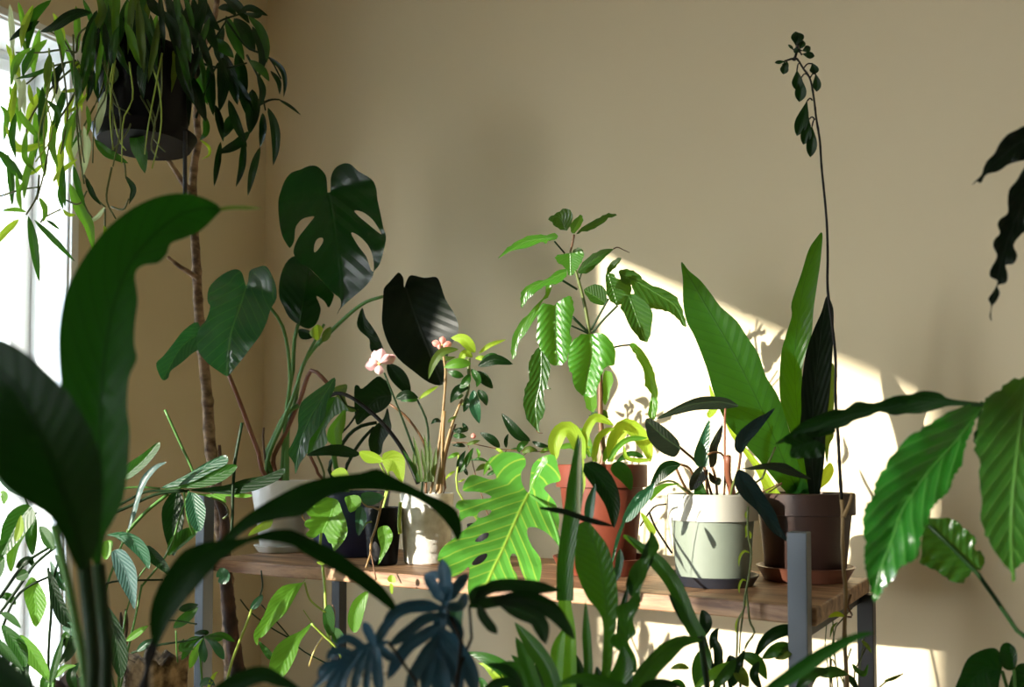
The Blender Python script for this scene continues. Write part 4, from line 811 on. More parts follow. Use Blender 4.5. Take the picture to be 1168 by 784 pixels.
stem(p,'B8',[(440,88),(500,70),(560,60),(640,120),(720,300)],5,1.02,'stem_green',1.02,7,name='petiole')
stem(p,'F',[(1262,120),(1268,200),(1265,400),(1262,600),(1260,784)],3,1.02,'stem_brown',1.02,10,root=True,name='trunk')
for a_ in ([(1264,125),(1230,90),(1205,60)],[(1264,125),(1300,90),(1345,95)],[(1264,122),(1270,80),(1262,30)],[(1266,180),(1310,190),(1350,240)]): leaf(p,'F',a_,18,1.02,'coffee','l',fold=.3,wave=.3,wf=5,D2=.98)
stem(p,'F',[(1168,455),(1215,470),(1262,560)],3,1.0,'stem_green',1.02,3,name='petiole')
b = floor_at(1150, 1.2)
p = potted('heart_leaf_plant', 'small dark heart-leaved plant at the bottom right corner', b, .08, .10, .32, 'white_ceramic')
poly(p,'B8',[(370,800),(382,755),(400,715),(430,695),(465,688),(482,705),(485,735),(478,770),(470,810),(420,830)],[(485,745),(440,740),(385,800)],1.18,'monstera',fold=.3,lat=.06)
poly(p,'B8',[(478,700),(484,680),(500,675),(518,690),(522,715),(515,740),(495,742),(480,725)],[(515,742),(500,680)],1.18,'monstera',fold=.3,lat=.06)
poly(p,'B8',[(515,740),(538,725),(580,735),(590,790),(540,820),(500,800)],[(580,740),(510,800)],1.2,'monstera',fold=.3,lat=.06)
for a in ([(485,745),(500,790),(510,840)],[(514,742),(512,800),(520,850)]): stem(p,'B8',a,4,1.19,'stem_green',1.19,5,root=True,name='petiole')
# ---- big foreground plant at the left
b = floor_at(95, .70)
p = potted('broad_leaf_plant', 'huge broad foreground leaves on thick stalks, nearest the window', b, .13, .16, .28, 'brown_pot')
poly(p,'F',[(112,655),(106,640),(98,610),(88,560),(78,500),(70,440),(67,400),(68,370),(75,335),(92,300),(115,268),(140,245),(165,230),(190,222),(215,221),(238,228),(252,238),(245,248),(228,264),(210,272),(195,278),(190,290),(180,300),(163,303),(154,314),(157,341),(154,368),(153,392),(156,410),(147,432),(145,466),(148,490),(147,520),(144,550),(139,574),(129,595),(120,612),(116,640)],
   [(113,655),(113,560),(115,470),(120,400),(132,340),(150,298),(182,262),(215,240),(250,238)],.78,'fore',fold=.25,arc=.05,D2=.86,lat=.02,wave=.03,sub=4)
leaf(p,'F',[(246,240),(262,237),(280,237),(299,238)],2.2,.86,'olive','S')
poly(p,'F',[(-60,380),(-30,382),(0,386),(27,400),(50,420),(75,445),(95,475),(110,505),(117,540),(116,590),(110,625),(98,650),(86,645),(69,609),(54,588),(30,573),(6,555),(-15,530),(-40,500),(-60,460)],[(96,650),(85,600),(60,530),(30,460),(0,425),(-50,400)],.66,'fore_shaded',fold=.25,arc=.03,D2=.60,lat=.02,sub=4)
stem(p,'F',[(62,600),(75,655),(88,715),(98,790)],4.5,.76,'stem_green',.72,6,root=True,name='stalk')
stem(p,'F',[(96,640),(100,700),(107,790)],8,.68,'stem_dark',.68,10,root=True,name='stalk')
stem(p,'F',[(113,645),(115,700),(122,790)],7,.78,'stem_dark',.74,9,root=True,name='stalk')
poly(p,'A4',[(0,650),(30,680),(70,715),(110,750),(150,800),(100,850),(-60,850),(-60,640)],[(120,830),(60,760),(-50,680)],.62,'fore_shaded',fold=.2)
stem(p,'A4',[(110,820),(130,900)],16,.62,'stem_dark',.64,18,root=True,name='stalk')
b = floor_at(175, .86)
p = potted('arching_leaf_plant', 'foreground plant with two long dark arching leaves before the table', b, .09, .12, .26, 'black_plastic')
poly(p,'F',[(250,622),(262,605),(285,585),(315,567),(345,552),(380,543),(410,540),(430,535),(447,543),(470,555),(490,565),(510,574),(522,585),(527,605),(522,617),(515,605),(503,590),(485,575),(465,565),(440,560),(410,559),(385,563),(362,575),(345,588),(320,592),(290,600),(272,612),(256,625)],[(252,623),(290,592),(350,568),(410,550),(470,563),(510,583),(523,614)],.84,'fore_shaded',fold=.3,D2=.92,arc=.03,sub=3)
poly(p,'F',[(178,740),(172,725),(171,700),(178,675),(192,650),(210,628),(234,619),(258,616),(282,613),(305,606),(325,604),(337,606),(364,619),(385,630),(406,645),(427,660),(442,676),(451,690),(447,696),(430,684),(406,666),(382,651),(361,640),(343,629),(333,622),(310,618),(288,618),(264,630),(246,645),(228,666),(210,687),(195,708),(186,725)],[(177,738),(182,705),(198,672),(222,642),(255,624),(300,612),(332,612),(360,629),(400,655),(449,692)],.76,'fore_shaded',fold=.3,D2=.84,arc=.02,sub=3)
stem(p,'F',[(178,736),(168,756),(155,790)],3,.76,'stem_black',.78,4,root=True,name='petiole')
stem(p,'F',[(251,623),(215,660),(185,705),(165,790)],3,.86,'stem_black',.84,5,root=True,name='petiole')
leaf(p,'A7',[(-60,830),(60,770),(160,735),(230,760),(320,800)],34,.78,'fore_shaded','l',fold=.3)
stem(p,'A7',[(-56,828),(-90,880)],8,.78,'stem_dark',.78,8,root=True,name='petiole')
# ---- bare-trunked tree in the corner
b = floor_at(268, 2.28)
p = potted('corner_tree', 'tree with knobbly bare brown trunk and drooping narrow leaves behind the table', b, .12, .15, .25, 'black_plastic', cat='indoor tree')
stem(p,'F',[(226,95),(224,130),(226,160),(222,185),(220,210),(221,250),(224,300),(226,345),(230,390),(233,420),(237,460),(239,500),(244,540),(252,600),(258,660),(262,720),(265,800)],3.5,2.24,'bark',2.28,9,root=True,name='trunk',n=120,k=12,knobs=26)
stem(p,'F',[(186,174),(197,190),(208,207),(219,222)],2,2.2,'bark',2.24,4,name='branch',knobs=5,n=20)
stem(p,'F',[(191,293),(205,304),(216,311),(226,318)],1.8,2.2,'bark',2.24,3.5,name='branch',knobs=5,n=20)
stem(p,'A3',[(835,360),(838,420),(835,480)],6,2.26,'bark_dark',2.26,8,name='branch')
stem(p,'A4',[(830,60),(855,150),(850,260),(862,400),(880,560),(900,700),(905,800)],16,2.18,'bark_dark',2.24,34,root=True,name='root_trunk',n=60,k=12,knobs=11)
stem(p,'F',[(226,95),(230,60),(245,20),(250,-40)],3,2.24,'bark',2.1,3,name='branch'); stem(p,'F',[(226,100),(205,50),(190,0),(185,-40)],3,2.24,'bark',2.1,3,name='branch')
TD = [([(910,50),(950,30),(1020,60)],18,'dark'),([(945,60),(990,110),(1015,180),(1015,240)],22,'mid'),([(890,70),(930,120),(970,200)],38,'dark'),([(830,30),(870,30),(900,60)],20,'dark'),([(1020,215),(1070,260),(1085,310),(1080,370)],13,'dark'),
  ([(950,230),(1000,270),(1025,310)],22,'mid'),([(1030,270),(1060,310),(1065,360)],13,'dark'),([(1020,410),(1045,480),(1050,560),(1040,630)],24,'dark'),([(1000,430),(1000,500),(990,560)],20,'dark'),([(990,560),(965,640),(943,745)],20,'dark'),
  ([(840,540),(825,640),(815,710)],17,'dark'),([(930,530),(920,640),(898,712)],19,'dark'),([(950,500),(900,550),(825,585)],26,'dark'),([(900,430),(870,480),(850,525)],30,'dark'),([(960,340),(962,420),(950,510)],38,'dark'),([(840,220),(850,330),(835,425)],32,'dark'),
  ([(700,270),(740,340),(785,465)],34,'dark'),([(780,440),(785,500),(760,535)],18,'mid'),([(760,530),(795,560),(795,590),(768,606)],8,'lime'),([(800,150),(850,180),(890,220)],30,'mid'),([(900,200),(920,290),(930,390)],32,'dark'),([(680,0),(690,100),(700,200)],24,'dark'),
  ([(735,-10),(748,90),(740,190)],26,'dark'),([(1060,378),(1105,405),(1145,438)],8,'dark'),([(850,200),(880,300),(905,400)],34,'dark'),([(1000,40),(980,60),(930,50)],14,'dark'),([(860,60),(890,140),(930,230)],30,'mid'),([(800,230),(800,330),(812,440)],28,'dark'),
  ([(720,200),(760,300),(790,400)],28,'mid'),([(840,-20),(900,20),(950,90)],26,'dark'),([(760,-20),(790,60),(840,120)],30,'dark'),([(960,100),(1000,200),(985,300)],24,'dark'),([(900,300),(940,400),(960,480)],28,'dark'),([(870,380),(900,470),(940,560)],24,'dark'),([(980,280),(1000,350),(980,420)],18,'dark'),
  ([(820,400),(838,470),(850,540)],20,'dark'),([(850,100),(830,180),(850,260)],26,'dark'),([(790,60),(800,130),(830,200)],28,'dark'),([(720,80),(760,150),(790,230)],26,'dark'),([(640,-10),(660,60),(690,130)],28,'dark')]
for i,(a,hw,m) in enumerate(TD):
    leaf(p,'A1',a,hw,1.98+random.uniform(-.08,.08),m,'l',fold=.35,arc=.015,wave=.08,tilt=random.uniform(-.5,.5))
for a in ([(700,60),(800,90),(860,70),(910,55)],[(740,260),(800,180),(860,80)],[(860,75),(940,180),(1020,215),(1070,300)],[(940,210),(985,300),(1010,420)],[(985,400),(1030,380),(1065,380)],[(760,240),(850,260),(940,240)],[(720,280),(700,150),(720,0)],[(745,450),(800,300),(830,240)]):
    stem(p,'A1',a,5,1.99,'stem_dark',1.98,3,name='twig')
# ---- hanging planter by the window
hc = W(163, 300, 1.90); zb = W(163, 158, 1.90).z
hb = Vector((hc.x, hc.y, zb))
t = thing('hanging_planter', 'black hanging pot by the window overflowing with narrow sunlit leaves', 'hanging plant', hb, (hb.x, hb.y, zb+.165, .09))
lathe(t,'pot',[(.0001,0),(.080,0),(.084,.004),(.105,.165),(.112,.168),(.112,.182),(.104,.182),(.100,.165),(.078,.10),(.0001,.10)],hb,'black_plastic')
lathe(t,'soil',[(.0001,.160),(.097,.155),(.097,.145),(.0001,.145)],hb,'soil',32)
lathe(t,'drip_tray',[(.0001,-.012),(.095,-.012),(.108,.012),(.105,.013),(.092,-.006),(.0001,-.006)],hb,'black_plastic')
hk = Vector((hb.x, hb.y, HC-.002))
for k in range(3):
    a = k*2.094+.5; q = hb+Vector((math.cos(a)*.112, math.sin(a)*.112, .172))
    v,f = tube_geo(resample([q, Vector((hb.x,hb.y,zb+.75)), hk-Vector((0,0,.02))],12), .0025, 6); mesh_obj('cord', v, f, 'black_plastic', t)
v,f = tube_geo([hk-Vector((0,0,.03)), hk-Vector((0,0,.012)), hk], .006, 8); mesh_obj('ceiling_hook', v, f, 'black_metal', t)
q = W(211,166,1.86); v,f = tube_geo(resample([q+Vector((0,0,.03)), q, W(211,222,1.86)],8), .0045, 8); mesh_obj('support_rod', v, f, 'black_metal', t)
p = t
HL = [([(365,-30),(390,40),(360,110),(318,185)],24,'olive'),([(400,-20),(415,100),(450,200),(505,300)],24,'mid'),([(600,50),(570,170),(545,250),(488,322)],24,'light'),([(600,130),(640,190),(658,265),(640,378)],26,'olive'),([(350,48),(280,55),(200,105),(150,122)],30,'dark'),
 ([(195,0),(130,60),(110,140),(105,195)],26,'mid'),([(150,80),(80,120),(35,155)],20,'dark'),([(180,150),(130,200),(85,290)],22,'light'),([(190,205),(180,280),(175,335)],22,'olive'),([(92,300),(85,350),(72,425)],19,'cream'),([(110,320),(120,380),(132,405)],13,'lime'),
 ([(55,400),(100,470),(170,545)],18,'light'),([(402,345),(385,420),(368,515)],22,'cream'),([(425,280),(460,340),(480,418)],17,'cream'),([(318,480),(332,560),(312,680)],20,'cream'),([(250,235),(212,290),(215,360)],22,'dark'),([(20,480),(70,560),(155,545)],15,'lime'),
 ([(165,550),(100,572),(35,572)],11,'lime'),([(-10,570),(50,640),(95,695)],24,'mid'),([(165,410),(160,500),(170,610)],17,'light'),([(200,695),(230,655),(295,605)],14,'lime'),([(240,630),(238,700),(248,790)],17,'mid'),([(280,630),(300,720),(325,790)],17,'mid'),
 ([(325,680),(350,730),(372,765)],14,'dark'),([(545,455),(520,520),(540,600),(552,660)],40,'mid'),([(360,530),(400,575),(450,602),(488,622)],24,'mid'),([(478,672),(510,720),(490,780)],13,'dark'),([(560,-10),(600,40),(640,60)],28,'dark'),([(780,-20),(760,70),(755,140)],30,'dark'),
 ([(500,20),(520,120),(510,220)],26,'dark'),([(440,40),(470,120),(450,200)],26,'dark'),([(620,40),(660,110),(680,220)],30,'dark'),([(560,180),(540,280),(545,380)],28,'dark'),([(670,200),(700,300),(740,400)],28,'dark'),([(410,230),(430,290),(400,330)],30,'olive'),([(480,200),(490,280),(470,340)],24,'mid'),
 ([(250,330),(230,400),(200,480)],20,'mid'),([(140,330),(170,410),(150,480)],20,'light'),([(60,430),(45,520),(60,600)],18,'mid'),([(210,480),(200,560),(220,640)],18,'light'),([(270,470),(260,560),(290,640)],16,'lime'),([(60,310),(45,400),(20,480)],18,'light'),([(240,440),(300,400),(350,330)],9,'lime'),
 ([(230,350),(290,340),(330,300)],10,'lime'),([(290,420),(250,500),(240,580)],16,'light'),([(100,500),(95,600),(140,660)],16,'light'),([(170,620),(120,660),(90,650)],10,'lime'),([(330,400),(340,470),(330,520)],12,'light'),([(180,380),(220,430),(215,500)],16,'mid'),([(0,400),(25,440),(15,540)],16,'light'),
 ([(285,250),(300,330),(290,400)],18,'mid'),([(330,230),(345,320),(330,390)],18,'dark'),([(200,250),(140,280),(60,300)],12,'mid'),([(120,180),(60,230),(40,330)],16,'light'),([(90,690),(70,740),(80,800)],12,'light')]
for a,hw,m in HL: leaf(p,'A1',a,hw,1.82+random.uniform(-.07,.07)-(.03 if a[0][0] < 320 else 0),m,'l',fold=.4,arc=.012,wave=.15,tilt=random.uniform(-.5,.5),n=14)
for a,hw,m in (([(108,155),(125,240),(150,408)],24,'mid'),([(130,170),(200,240),(285,328)],16,'mid'),([(72,168),(20,215),(-30,280)],20,'lime'),([(265,30),(300,120),(338,190),(356,288)],30,'light'),([(150,85),(172,130),(165,180)],16,'light'),([(175,170),(200,185),(228,208)],9,'mid'),([(400,118),(372,158),(328,184)],12,'cream'),
   ([(395,192),(402,215),(390,245)],11,'lime'),([(62,-10),(70,60),(82,138)],12,'light'),([(478,2),(505,50),(492,95)],13,'dark'),([(240,20),(228,70),(240,130)],14,'mid'),([(330,10),(350,70),(385,115)],13,'dark'),([(100,140),(60,130),(0,135)],11,'light'),([(240,130),(260,150),(290,150)],10,'lime'),([(300,80),(320,150),(360,250)],12,'mid')):
    leaf(p,'A2',a,hw,1.80+random.uniform(-.05,.05),m,'l',fold=.4,arc=.012,wave=.1,n=14)
for z,a in (('A2',[(425,-30),(405,90),(440,165)]),('A1',[(560,380),(590,460),(575,560),(600,600)]),('A2',[(150,0),(140,80),(100,150)]),('A2',[(0,80),(80,55),(150,45)]),('A1',[(290,200),(230,190),(160,200),(60,200)]),('A1',[(290,230),(180,260),(100,320)]),
   ('A1',[(410,330),(440,400),(500,440),(480,510),(430,570)]),('A1',[(300,260),(290,400),(300,560),(320,700)]),('A1',[(320,280),(260,400),(200,500),(170,650),(140,760)]),('A1',[(300,240),(200,330),(110,460),(100,560)]),('A1',[(280,220),(240,150),(190,120)]),('A1',[(290,200),(300,130),(350,90)]),
   ('A2',[(300,60),(330,130),(350,160)]),('A2',[(400,130),(400,200),(395,240)]),('A2',[(425,120),(470,130),(490,90)]),('A2',[(320,0),(370,90),(400,120)]),('A1',[(430,600),(470,610),(480,680)]),('A1',[(520,340),(570,430),(590,500)]),('A1',[(400,290),(380,360),(320,480)]),('A2',[(240,90),(300,110),(330,60)]),
   ('A2',[(155,180),(170,160),(230,130)])):
    stem(p,z,a,4,1.83,'stem_olive',1.80,3,name='vine')
rr = random.Random(11); FX = {}
for i in range(70):
    x = rr.uniform(20,330) if i < 40 else rr.uniform(330,760); y = rr.uniform(20,620) if i < 40 else rr.uniform(-10,330)
    L_ = rr.uniform(90,180); dx = rr.uniform(-60,60); m_ = rr.choice(['lime','light','light','cream','mid']) if x < 330 else rr.choice(['dark','dark','mid'])  # paler leaf colours on the window side stand in for sunlight
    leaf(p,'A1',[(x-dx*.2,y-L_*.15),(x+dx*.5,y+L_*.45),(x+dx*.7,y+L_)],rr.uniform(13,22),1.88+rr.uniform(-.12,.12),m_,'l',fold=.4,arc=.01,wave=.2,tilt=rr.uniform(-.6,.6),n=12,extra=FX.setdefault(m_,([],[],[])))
for i in range(40):
    x = rr.uniform(300,780); y = rr.uniform(-60,150); L_ = rr.uniform(140,260); dx = rr.uniform(-80,80)
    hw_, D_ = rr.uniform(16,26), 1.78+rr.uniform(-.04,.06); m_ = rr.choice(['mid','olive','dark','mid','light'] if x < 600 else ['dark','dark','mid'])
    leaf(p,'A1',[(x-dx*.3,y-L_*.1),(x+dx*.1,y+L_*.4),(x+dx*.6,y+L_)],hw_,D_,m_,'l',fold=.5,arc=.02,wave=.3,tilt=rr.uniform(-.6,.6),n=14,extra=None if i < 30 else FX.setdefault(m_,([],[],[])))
vs_, fs_, us_, mi_ = [], [], [], []
for k_, (m_, ex_) in enumerate(FX.items()):
    o_ = len(vs_); vs_ += ex_[0]; us_ += ex_[2]; fs_ += [tuple(q+o_ for q in f_) for f_ in ex_[1]]; mi_ += [k_]*len(ex_[1])
fo = mesh_obj('foliage', vs_, fs_, list(FX)[0], p, us_); fo['kind'] = 'stuff'
for m_ in list(FX)[1:]: fo.data.materials.append(M[m_])
fo.data.polygons.foreach_set('material_index', mi_)
for i in range(14):
    x = rr.uniform(120,620); a_ = [(x+rr.uniform(-40,40),rr.uniform(130,260)),(x,rr.uniform(300,380)),(x+rr.uniform(-50,50),rr.uniform(440,520)),(x+rr.uniform(-60,60),rr.uniform(560,650))]
    stem(p,'A1',a_,3.5,1.76,rr.choice(['stem_olive','stem_lime']),1.74,2.5,name='vine')
# ---- window-side plants, lower left
b = floor_at(30, 1.62)
p = potted('palm_like_plant', 'bushy green plant standing against the window, lower left', b, .12, .15, .28, 'terracotta')
A4 = lambda out,mid,D,mat='mid',**k: poly(p,'A4',out,mid,D,mat,fold=k.pop('fold',.35),**k)
A4([(105,88),(50,108),(12,160),(0,220),(-10,270),(10,290),(60,240),(110,180),(137,130)],[(120,95),(70,160),(5,285)],1.5)
A4([(105,95),(135,125),(143,200),(128,282),(105,250),(95,200)],[(115,95),(120,190),(125,280)],1.52)
A4([(60,160),(100,190),(72,250),(45,345),(25,300),(32,230)],[(75,170),(45,340)],1.54,'light')
A4([(148,178),(165,172),(188,185),(207,220),(202,262),(165,240)],[(150,178),(203,260)],1.5)
A4([(120,365),(155,400),(178,470),(137,558),(105,485),(90,420)],[(120,365),(135,460),(137,556)],1.52,'light')
A4([(185,345),(215,380),(240,450),(278,552),(232,545),(195,470)],[(187,348),(220,450),(276,550)],1.46,'dark')
A4([(5,548),(60,575),(103,630),(102,705),(70,692),(25,620)],[(8,552),(60,620),(100,702)],1.46)
A4([(75,585),(140,630),(180,700),(192,765),(140,725),(95,680)],[(78,590),(135,670),(190,762)],1.5,'light')
A4([(-20,590),(40,640),(92,722),(60,702),(-20,640)],[(-20,600),(90,720)],1.44)
A4([(60,370),(85,335),(104,345),(108,362),(90,380)],[(62,368),(106,350)],1.5)
A4([(-30,330),(-10,280),(18,290),(15,340),(-10,380)],[(-30,350),(18,292)],1.5)
leaf(p,'A4',[(205,752),(245,712),(290,702)],12,1.46,'light','l'); leaf(p,'A4',[(235,560),(270,560),(298,600)],22,1.46,'teal','l'); leaf(p,'A4',[(190,780),(215,680),(240,590)],14,1.46,'mid','l')
leaf(p,'A4',[(0,40),(15,50),(15,90)],14,1.46,'light','l'); leaf(p,'A4',[(0,500),(40,520),(80,560)],14,1.5,'mid','l'); leaf(p,'A4',[(260,640),(250,590),(300,590)],16,1.5,'mid','l'); leaf(p,'A4',[(60,230),(75,180),(80,130)],16,1.46,'lime','l'); leaf(p,'A4',[(225,700),(270,640),(290,540)],20,1.5,'dark','l')
leaf(p,'A3',[(0,350),(30,400),(60,440)],26,1.5,'dark','l'); leaf(p,'A3',[(-10,440),(20,500),(90,560)],16,1.5,'teal','l')
for a,r in (([(-20,470),(30,400),(100,310),(200,245)],6),([(-20,530),(60,420),(130,320),(212,250)],6),([(8,560),(50,460),(110,400),(235,345)],5),([(183,330),(195,470),(187,600),(185,720),(200,800)],5),([(240,260),(215,330),(200,420),(230,540)],4),([(0,260),(60,190),(140,120)],4),([(205,750),(200,800)],7),([(105,90),(95,60),(110,30)],3),([(245,600),(210,700),(205,790)],6),([(270,590),(220,640),(200,720)],3)):
    stem(p,'A4',a,r,1.5,'stem_dark' if r < 7 else 'stem_green',1.52,r,name='stem')
for a,hw,m in (([(40,800),(60,740),(50,690)],26,'mid'),([(120,800),(90,740),(110,690)],22,'dark'),([(160,810),(180,750),(230,740)],20,'mid'),([(-20,760),(10,700),(50,640)],22,'dark'),([(290,800),(270,740),(300,690)],20,'dark'),([(60,470),(30,440),(-10,440)],16,'mid'),([(250,420),(220,380),(190,300)],14,'teal'),([(60,330),(110,300),(130,330)],16,'dark'),([(210,280),(240,330),(235,400)],16,'dark')):
    leaf(p,'A4',a,hw,1.52,m,'l',fold=.35,arc=.01)
for x in (-10,190,205,60): stem(p,'A4',[(x,770),(x,800)],6,1.5,'stem_green',1.52,7,root=True,name='stem')
# ---- lily-like plant between window and table
b = floor_at(165, 1.66)
p = potted('lily_leaf_plant', 'plant with long pointed green and silvery leaves left of the table', b, .10, .13, .24, 'black_plastic')
def Lp(z,out,mid,D,mat='mid',**k): return poly(p,z,out,mid,D,mat,fold=k.pop('fold',.35),**k)
Lp('A3',[(478,492),(478,440),(540,395),(603,348),(606,375),(565,430),(520,470)],[(478,480),(545,420),(604,352)],1.6,'mid')
Lp('A3',[(485,690),(505,600),(525,520),(545,475),(590,435),(635,425),(600,450),(560,500),(535,560),(515,630)],[(486,688),(530,530),(580,450),(632,427)],1.58,'silver')
Lp('A3',[(610,525),(700,478),(780,430),(855,397),(865,430),(800,465),(720,505)],[(612,524),(740,460),(855,400)],1.62,'teal')
Lp('A3',[(620,530),(700,500),(800,450),(880,433),(903,445),(860,490),(780,520),(700,525)],[(620,528),(780,488),(900,445)],1.62,'mid')
Lp('A3',[(720,530),(850,515),(930,490),(1010,475),(1083,446),(1062,490),(980,530),(900,547),(800,542)],[(720,532),(900,515),(1080,450)],1.64,'dark')
Lp('A3',[(700,535),(780,548),(880,540),(960,550),(930,562),(860,555),(860,580),(800,560)],[(700,536),(860,550),(958,552)],1.64,'light')
Lp('A4',[(660,40),(693,58),(702,130),(690,200),(665,285),(640,250),(620,180),(618,100)],[(675,42),(660,150),(660,282)],1.68,'dark')
Lp('A4',[(715,45),(755,55),(782,100),(777,160),(760,192),(730,172),(706,110)],[(730,45),(745,120),(760,190)],1.6,'teal')
Lp('A4',[(640,285),(648,220),(710,178),(755,190),(705,240)],[(642,282),(752,190)],1.66,'mid')
Lp('A4',[(405,205),(470,193),(530,215),(568,268),(568,335),(530,292),(480,245),(440,215)],[(406,205),(500,225),(567,330)],1.56,'teal')
Lp('A4',[(560,245),(600,270),(640,320),(645,358),(600,330),(565,300)],[(562,250),(644,356)],1.6,'dark')
Lp('A4',[(425,270),(465,260),(500,298),(522,360),(514,485),(490,450),(450,380),(430,320)],[(435,265),(480,350),(513,483)],1.52,'silver')
Lp('A4',[(395,470),(440,515),(475,590),(487,680),(462,752),(430,705),(410,610)],[(396,475),(440,600),(462,750)],1.5,'dark')
Lp('A4',[(395,230),(430,230),(420,280),(400,300),(385,270)],[(395,235),(405,298)],1.55,'light')
leaf(p,'A4',[(480,610),(520,580),(565,550)],14,1.6,'light','l'); leaf(p,'A4',[(520,650),(555,620),(585,600)],14,1.62,'teal','l'); leaf(p,'A4',[(320,400),(330,370),(335,340)],8,1.6,'silver','l'); leaf(p,'A4',[(345,460),(352,430),(350,415)],8,1.6,'silver','l')
leaf(p,'A4',[(660,560),(720,510),(755,480)],20,1.7,'mid','l'); leaf(p,'A4',[(680,490),(720,480),(755,470)],16,1.7,'dark','l'); leaf(p,'A4',[(840,330),(850,370),(830,385)],26,1.7,'teal','l'); leaf(p,'A4',[(700,600),(690,640),(740,640)],10,1.7,'mid','l')
for z,a,r,m in (('A3',[(430,602),(480,575),(560,537),(700,532)],5,'stem_dark'),('A3',[(430,620),(500,590),(600,546),(720,534)],6,'stem_dark'),('A3',[(485,690),(560,610),(640,546)],7,'stem_green'),('A3',[(628,225),(680,340),(735,460),(750,520)],5,'stem_green'),('A3',[(877,760),(885,620),(886,540),(895,420),(922,275)],6,'stem_dark'),
    ('A3',[(700,540),(715,640),(735,700)],4,'stem_green'),('A3',[(440,530),(520,520),(610,525)],4,'stem_green'),('A4',[(490,188),(460,250),(430,330),(400,430),(385,560)],4,'stem_green'),('A4',[(395,405),(420,385),(520,378),(620,376)],4,'stem_dark'),('A4',[(500,655),(600,625),(700,610),(775,592)],4,'stem_dark'),('A4',[(720,40),(690,120),(640,270),(540,400)],4,'stem_green'),
    ('A4',[(570,545),(650,530),(750,545)],3,'stem_dark'),('A4',[(670,570),(672,640),(676,690)],3,'stem_green'),('A4',[(570,310),(520,380),(480,500)],3,'stem_green'),('A3',[(800,560),(850,580),(870,620),(850,640)],4,'stem_olive')):
    stem(p,z,a,r,1.62,m,1.64,r,name='petiole')
for x,y in ((385,540),(480,495),(540,395),(876,745)): stem(p,'A4',[(x,y),(x-10,y+60),(450,840)],4,1.62,'stem_green',1.64,6,root=True,name='petiole')
# ---- small palmate plant
b = floor_at(232, 1.82)
p = potted('umbrella_plant', 'small seven-fingered umbrella plant in front of the left table leg', b, .06, .08, .30, 'black_plastic')
for a,hw,m in (([(775,592),(730,620),(690,682)],14,'mid'),([(775,592),(745,650),(722,715)],16,'light'),([(775,592),(772,640),(778,692)],18,'teal'),([(775,592),(820,625),(853,680)],18,'teal'),([(775,592),(840,585),(895,612)],12,'mid'),([(775,592),(730,600),(680,650)],8,'mid'),([(775,592),(810,600),(850,600)],12,'mid'),([(775,592),(790,575),(740,580)],10,'dark')):
    leaf(p,'A4',a,hw,1.76,m,'p',fold=.4,arc=.01,name='leaflet')
stem(p,'A4',[(775,592),(760,680),(770,800)],4,1.77,'stem_green',1.8,5,root=True)
leaf(p,'A4',[(790,790),(815,740),(830,725)],8,1.76,'lime','l'); leaf(p,'A4',[(760,780),(790,760),(820,780)],14,1.76,'teal','l')
# ---- tendril with a bud leaf
b = floor_at(262, 1.78)
p = potted('tendril_plant', 'single pale green shoot tipped with a folded leaf under the table', b, .045, .06, .28, 'black_plastic')
stem(p,'A7',[(125,487),(90,580),(50,680),(28,790)],5,1.72,'stem_lime',1.76,6,root=True)
poly(p,'A7',[(118,485),(130,455),(162,432),(166,450),(150,478),(130,490)],[(122,486),(164,436)],1.72,'teal',fold=.4)
poly(p,'A7',[(150,610),(190,640),(205,665),(190,680),(165,650)],[(150,612),(200,675)],1.74,'mid',fold=.4)
stem(p,'A7',[(160,470),(240,560),(310,640),(400,690),(440,720)],2.5,1.76,'stem_dark',1.8,3,name='vine'); stem(p,'A7',[(160,340),(165,400),(155,440)],3,1.76,'stem_dark',1.76,3,name='vine'); stem(p,'A7',[(80,450),(120,500),(200,560),(290,610)],2.5,1.8,'stem_dark',1.8,3,name='vine')
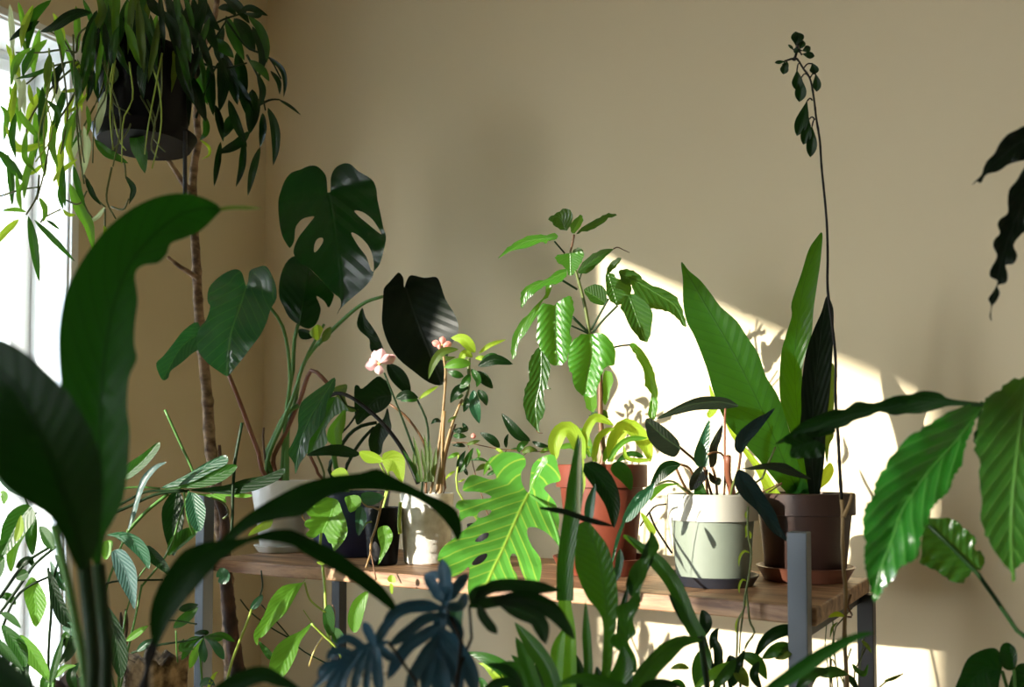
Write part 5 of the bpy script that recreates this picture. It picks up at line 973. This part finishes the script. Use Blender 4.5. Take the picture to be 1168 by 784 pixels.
# ---- cork bark block and dried spikes
def rough_block(p, c, rx, ry, h, mat, name, seed=1):
    rnd = random.Random(seed); ns, nz_ = 40, 26; verts = []; faces = []
    off = [rnd.uniform(-.05,.05) for _ in range(ns)]
    for i in range(nz_+1):
        t_ = i/nz_
        for j in range(ns):
            a = 6.28318*j/ns; k = 1+off[j]+rnd.uniform(-.03,.03)+.05*math.sin(a*5+t_*4)
            zz = h*t_ + (rnd.uniform(-.012,.012) if i == nz_ else 0)
            ca, sa = math.cos(a), math.sin(a); sq = 1/max(abs(ca),abs(sa))**.6
            verts.append(Vector(c)+Vector((ca*rx*k*sq, sa*ry*k*sq, zz)))
    for i in range(nz_):
        for j in range(ns): faces.append((i*ns+j,i*ns+(j+1)%ns,(i+1)*ns+(j+1)%ns,(i+1)*ns+j))
    verts.append(Vector(c)+Vector((0,0,h-.03))); verts.append(Vector(c)); b_ = nz_*ns
    for j in range(ns): faces.append((b_+j,b_+(j+1)%ns,len(verts)-2)); faces.append(((j+1)%ns,j,len(verts)-1))
    return mesh_obj(name, verts, faces, mat, p, base=None if p else c)
b = floor_at(178, 1.95)
zt = W(178, 748, 1.95).z
o = rough_block(None, b, .065, .055, zt, 'cork', 'cork_bark_log', 3); o['label'] = 'rough pale brown cork bark log standing at the bottom left'; o['category'] = 'bark log'
b = floor_at(92, 1.86); zt = W(92, 775, 1.86).z
o = rough_block(None, b, .05, .05, zt, 'bark_dark', 'bark_log', 5); o['label'] = 'short dark bark log behind the thick foreground stalks'; o['category'] = 'bark log'
b = floor_at(134, 2.05)
p = potted('spiked_plant', 'two dried brown upright seed spikes beside the cork bark log', b, .03, .038, .36, 'black_plastic')
for a in ([(460,500),(462,550),(460,595)],[(478,488),(482,540),(480,600)]):
    q = zp('A4',a); P = resample(cr([W(x,y,1.9) for x,y in q],6),40)
    v,f = tube_geo(P, lambda t_: .0035*math.sin(math.pi*min(1,max(.06,t_)))**.4*(1+.35*math.sin(t_*90)), 8); mesh_obj('seed_spike', v, f, 'bark_dark', p)
for a in ([(460,595),(468,700),(480,800)],[(480,600),(488,680),(490,800)]): stem(p,'A4',a,3,1.9,'stem_brown',1.9,3,root=True)
done()
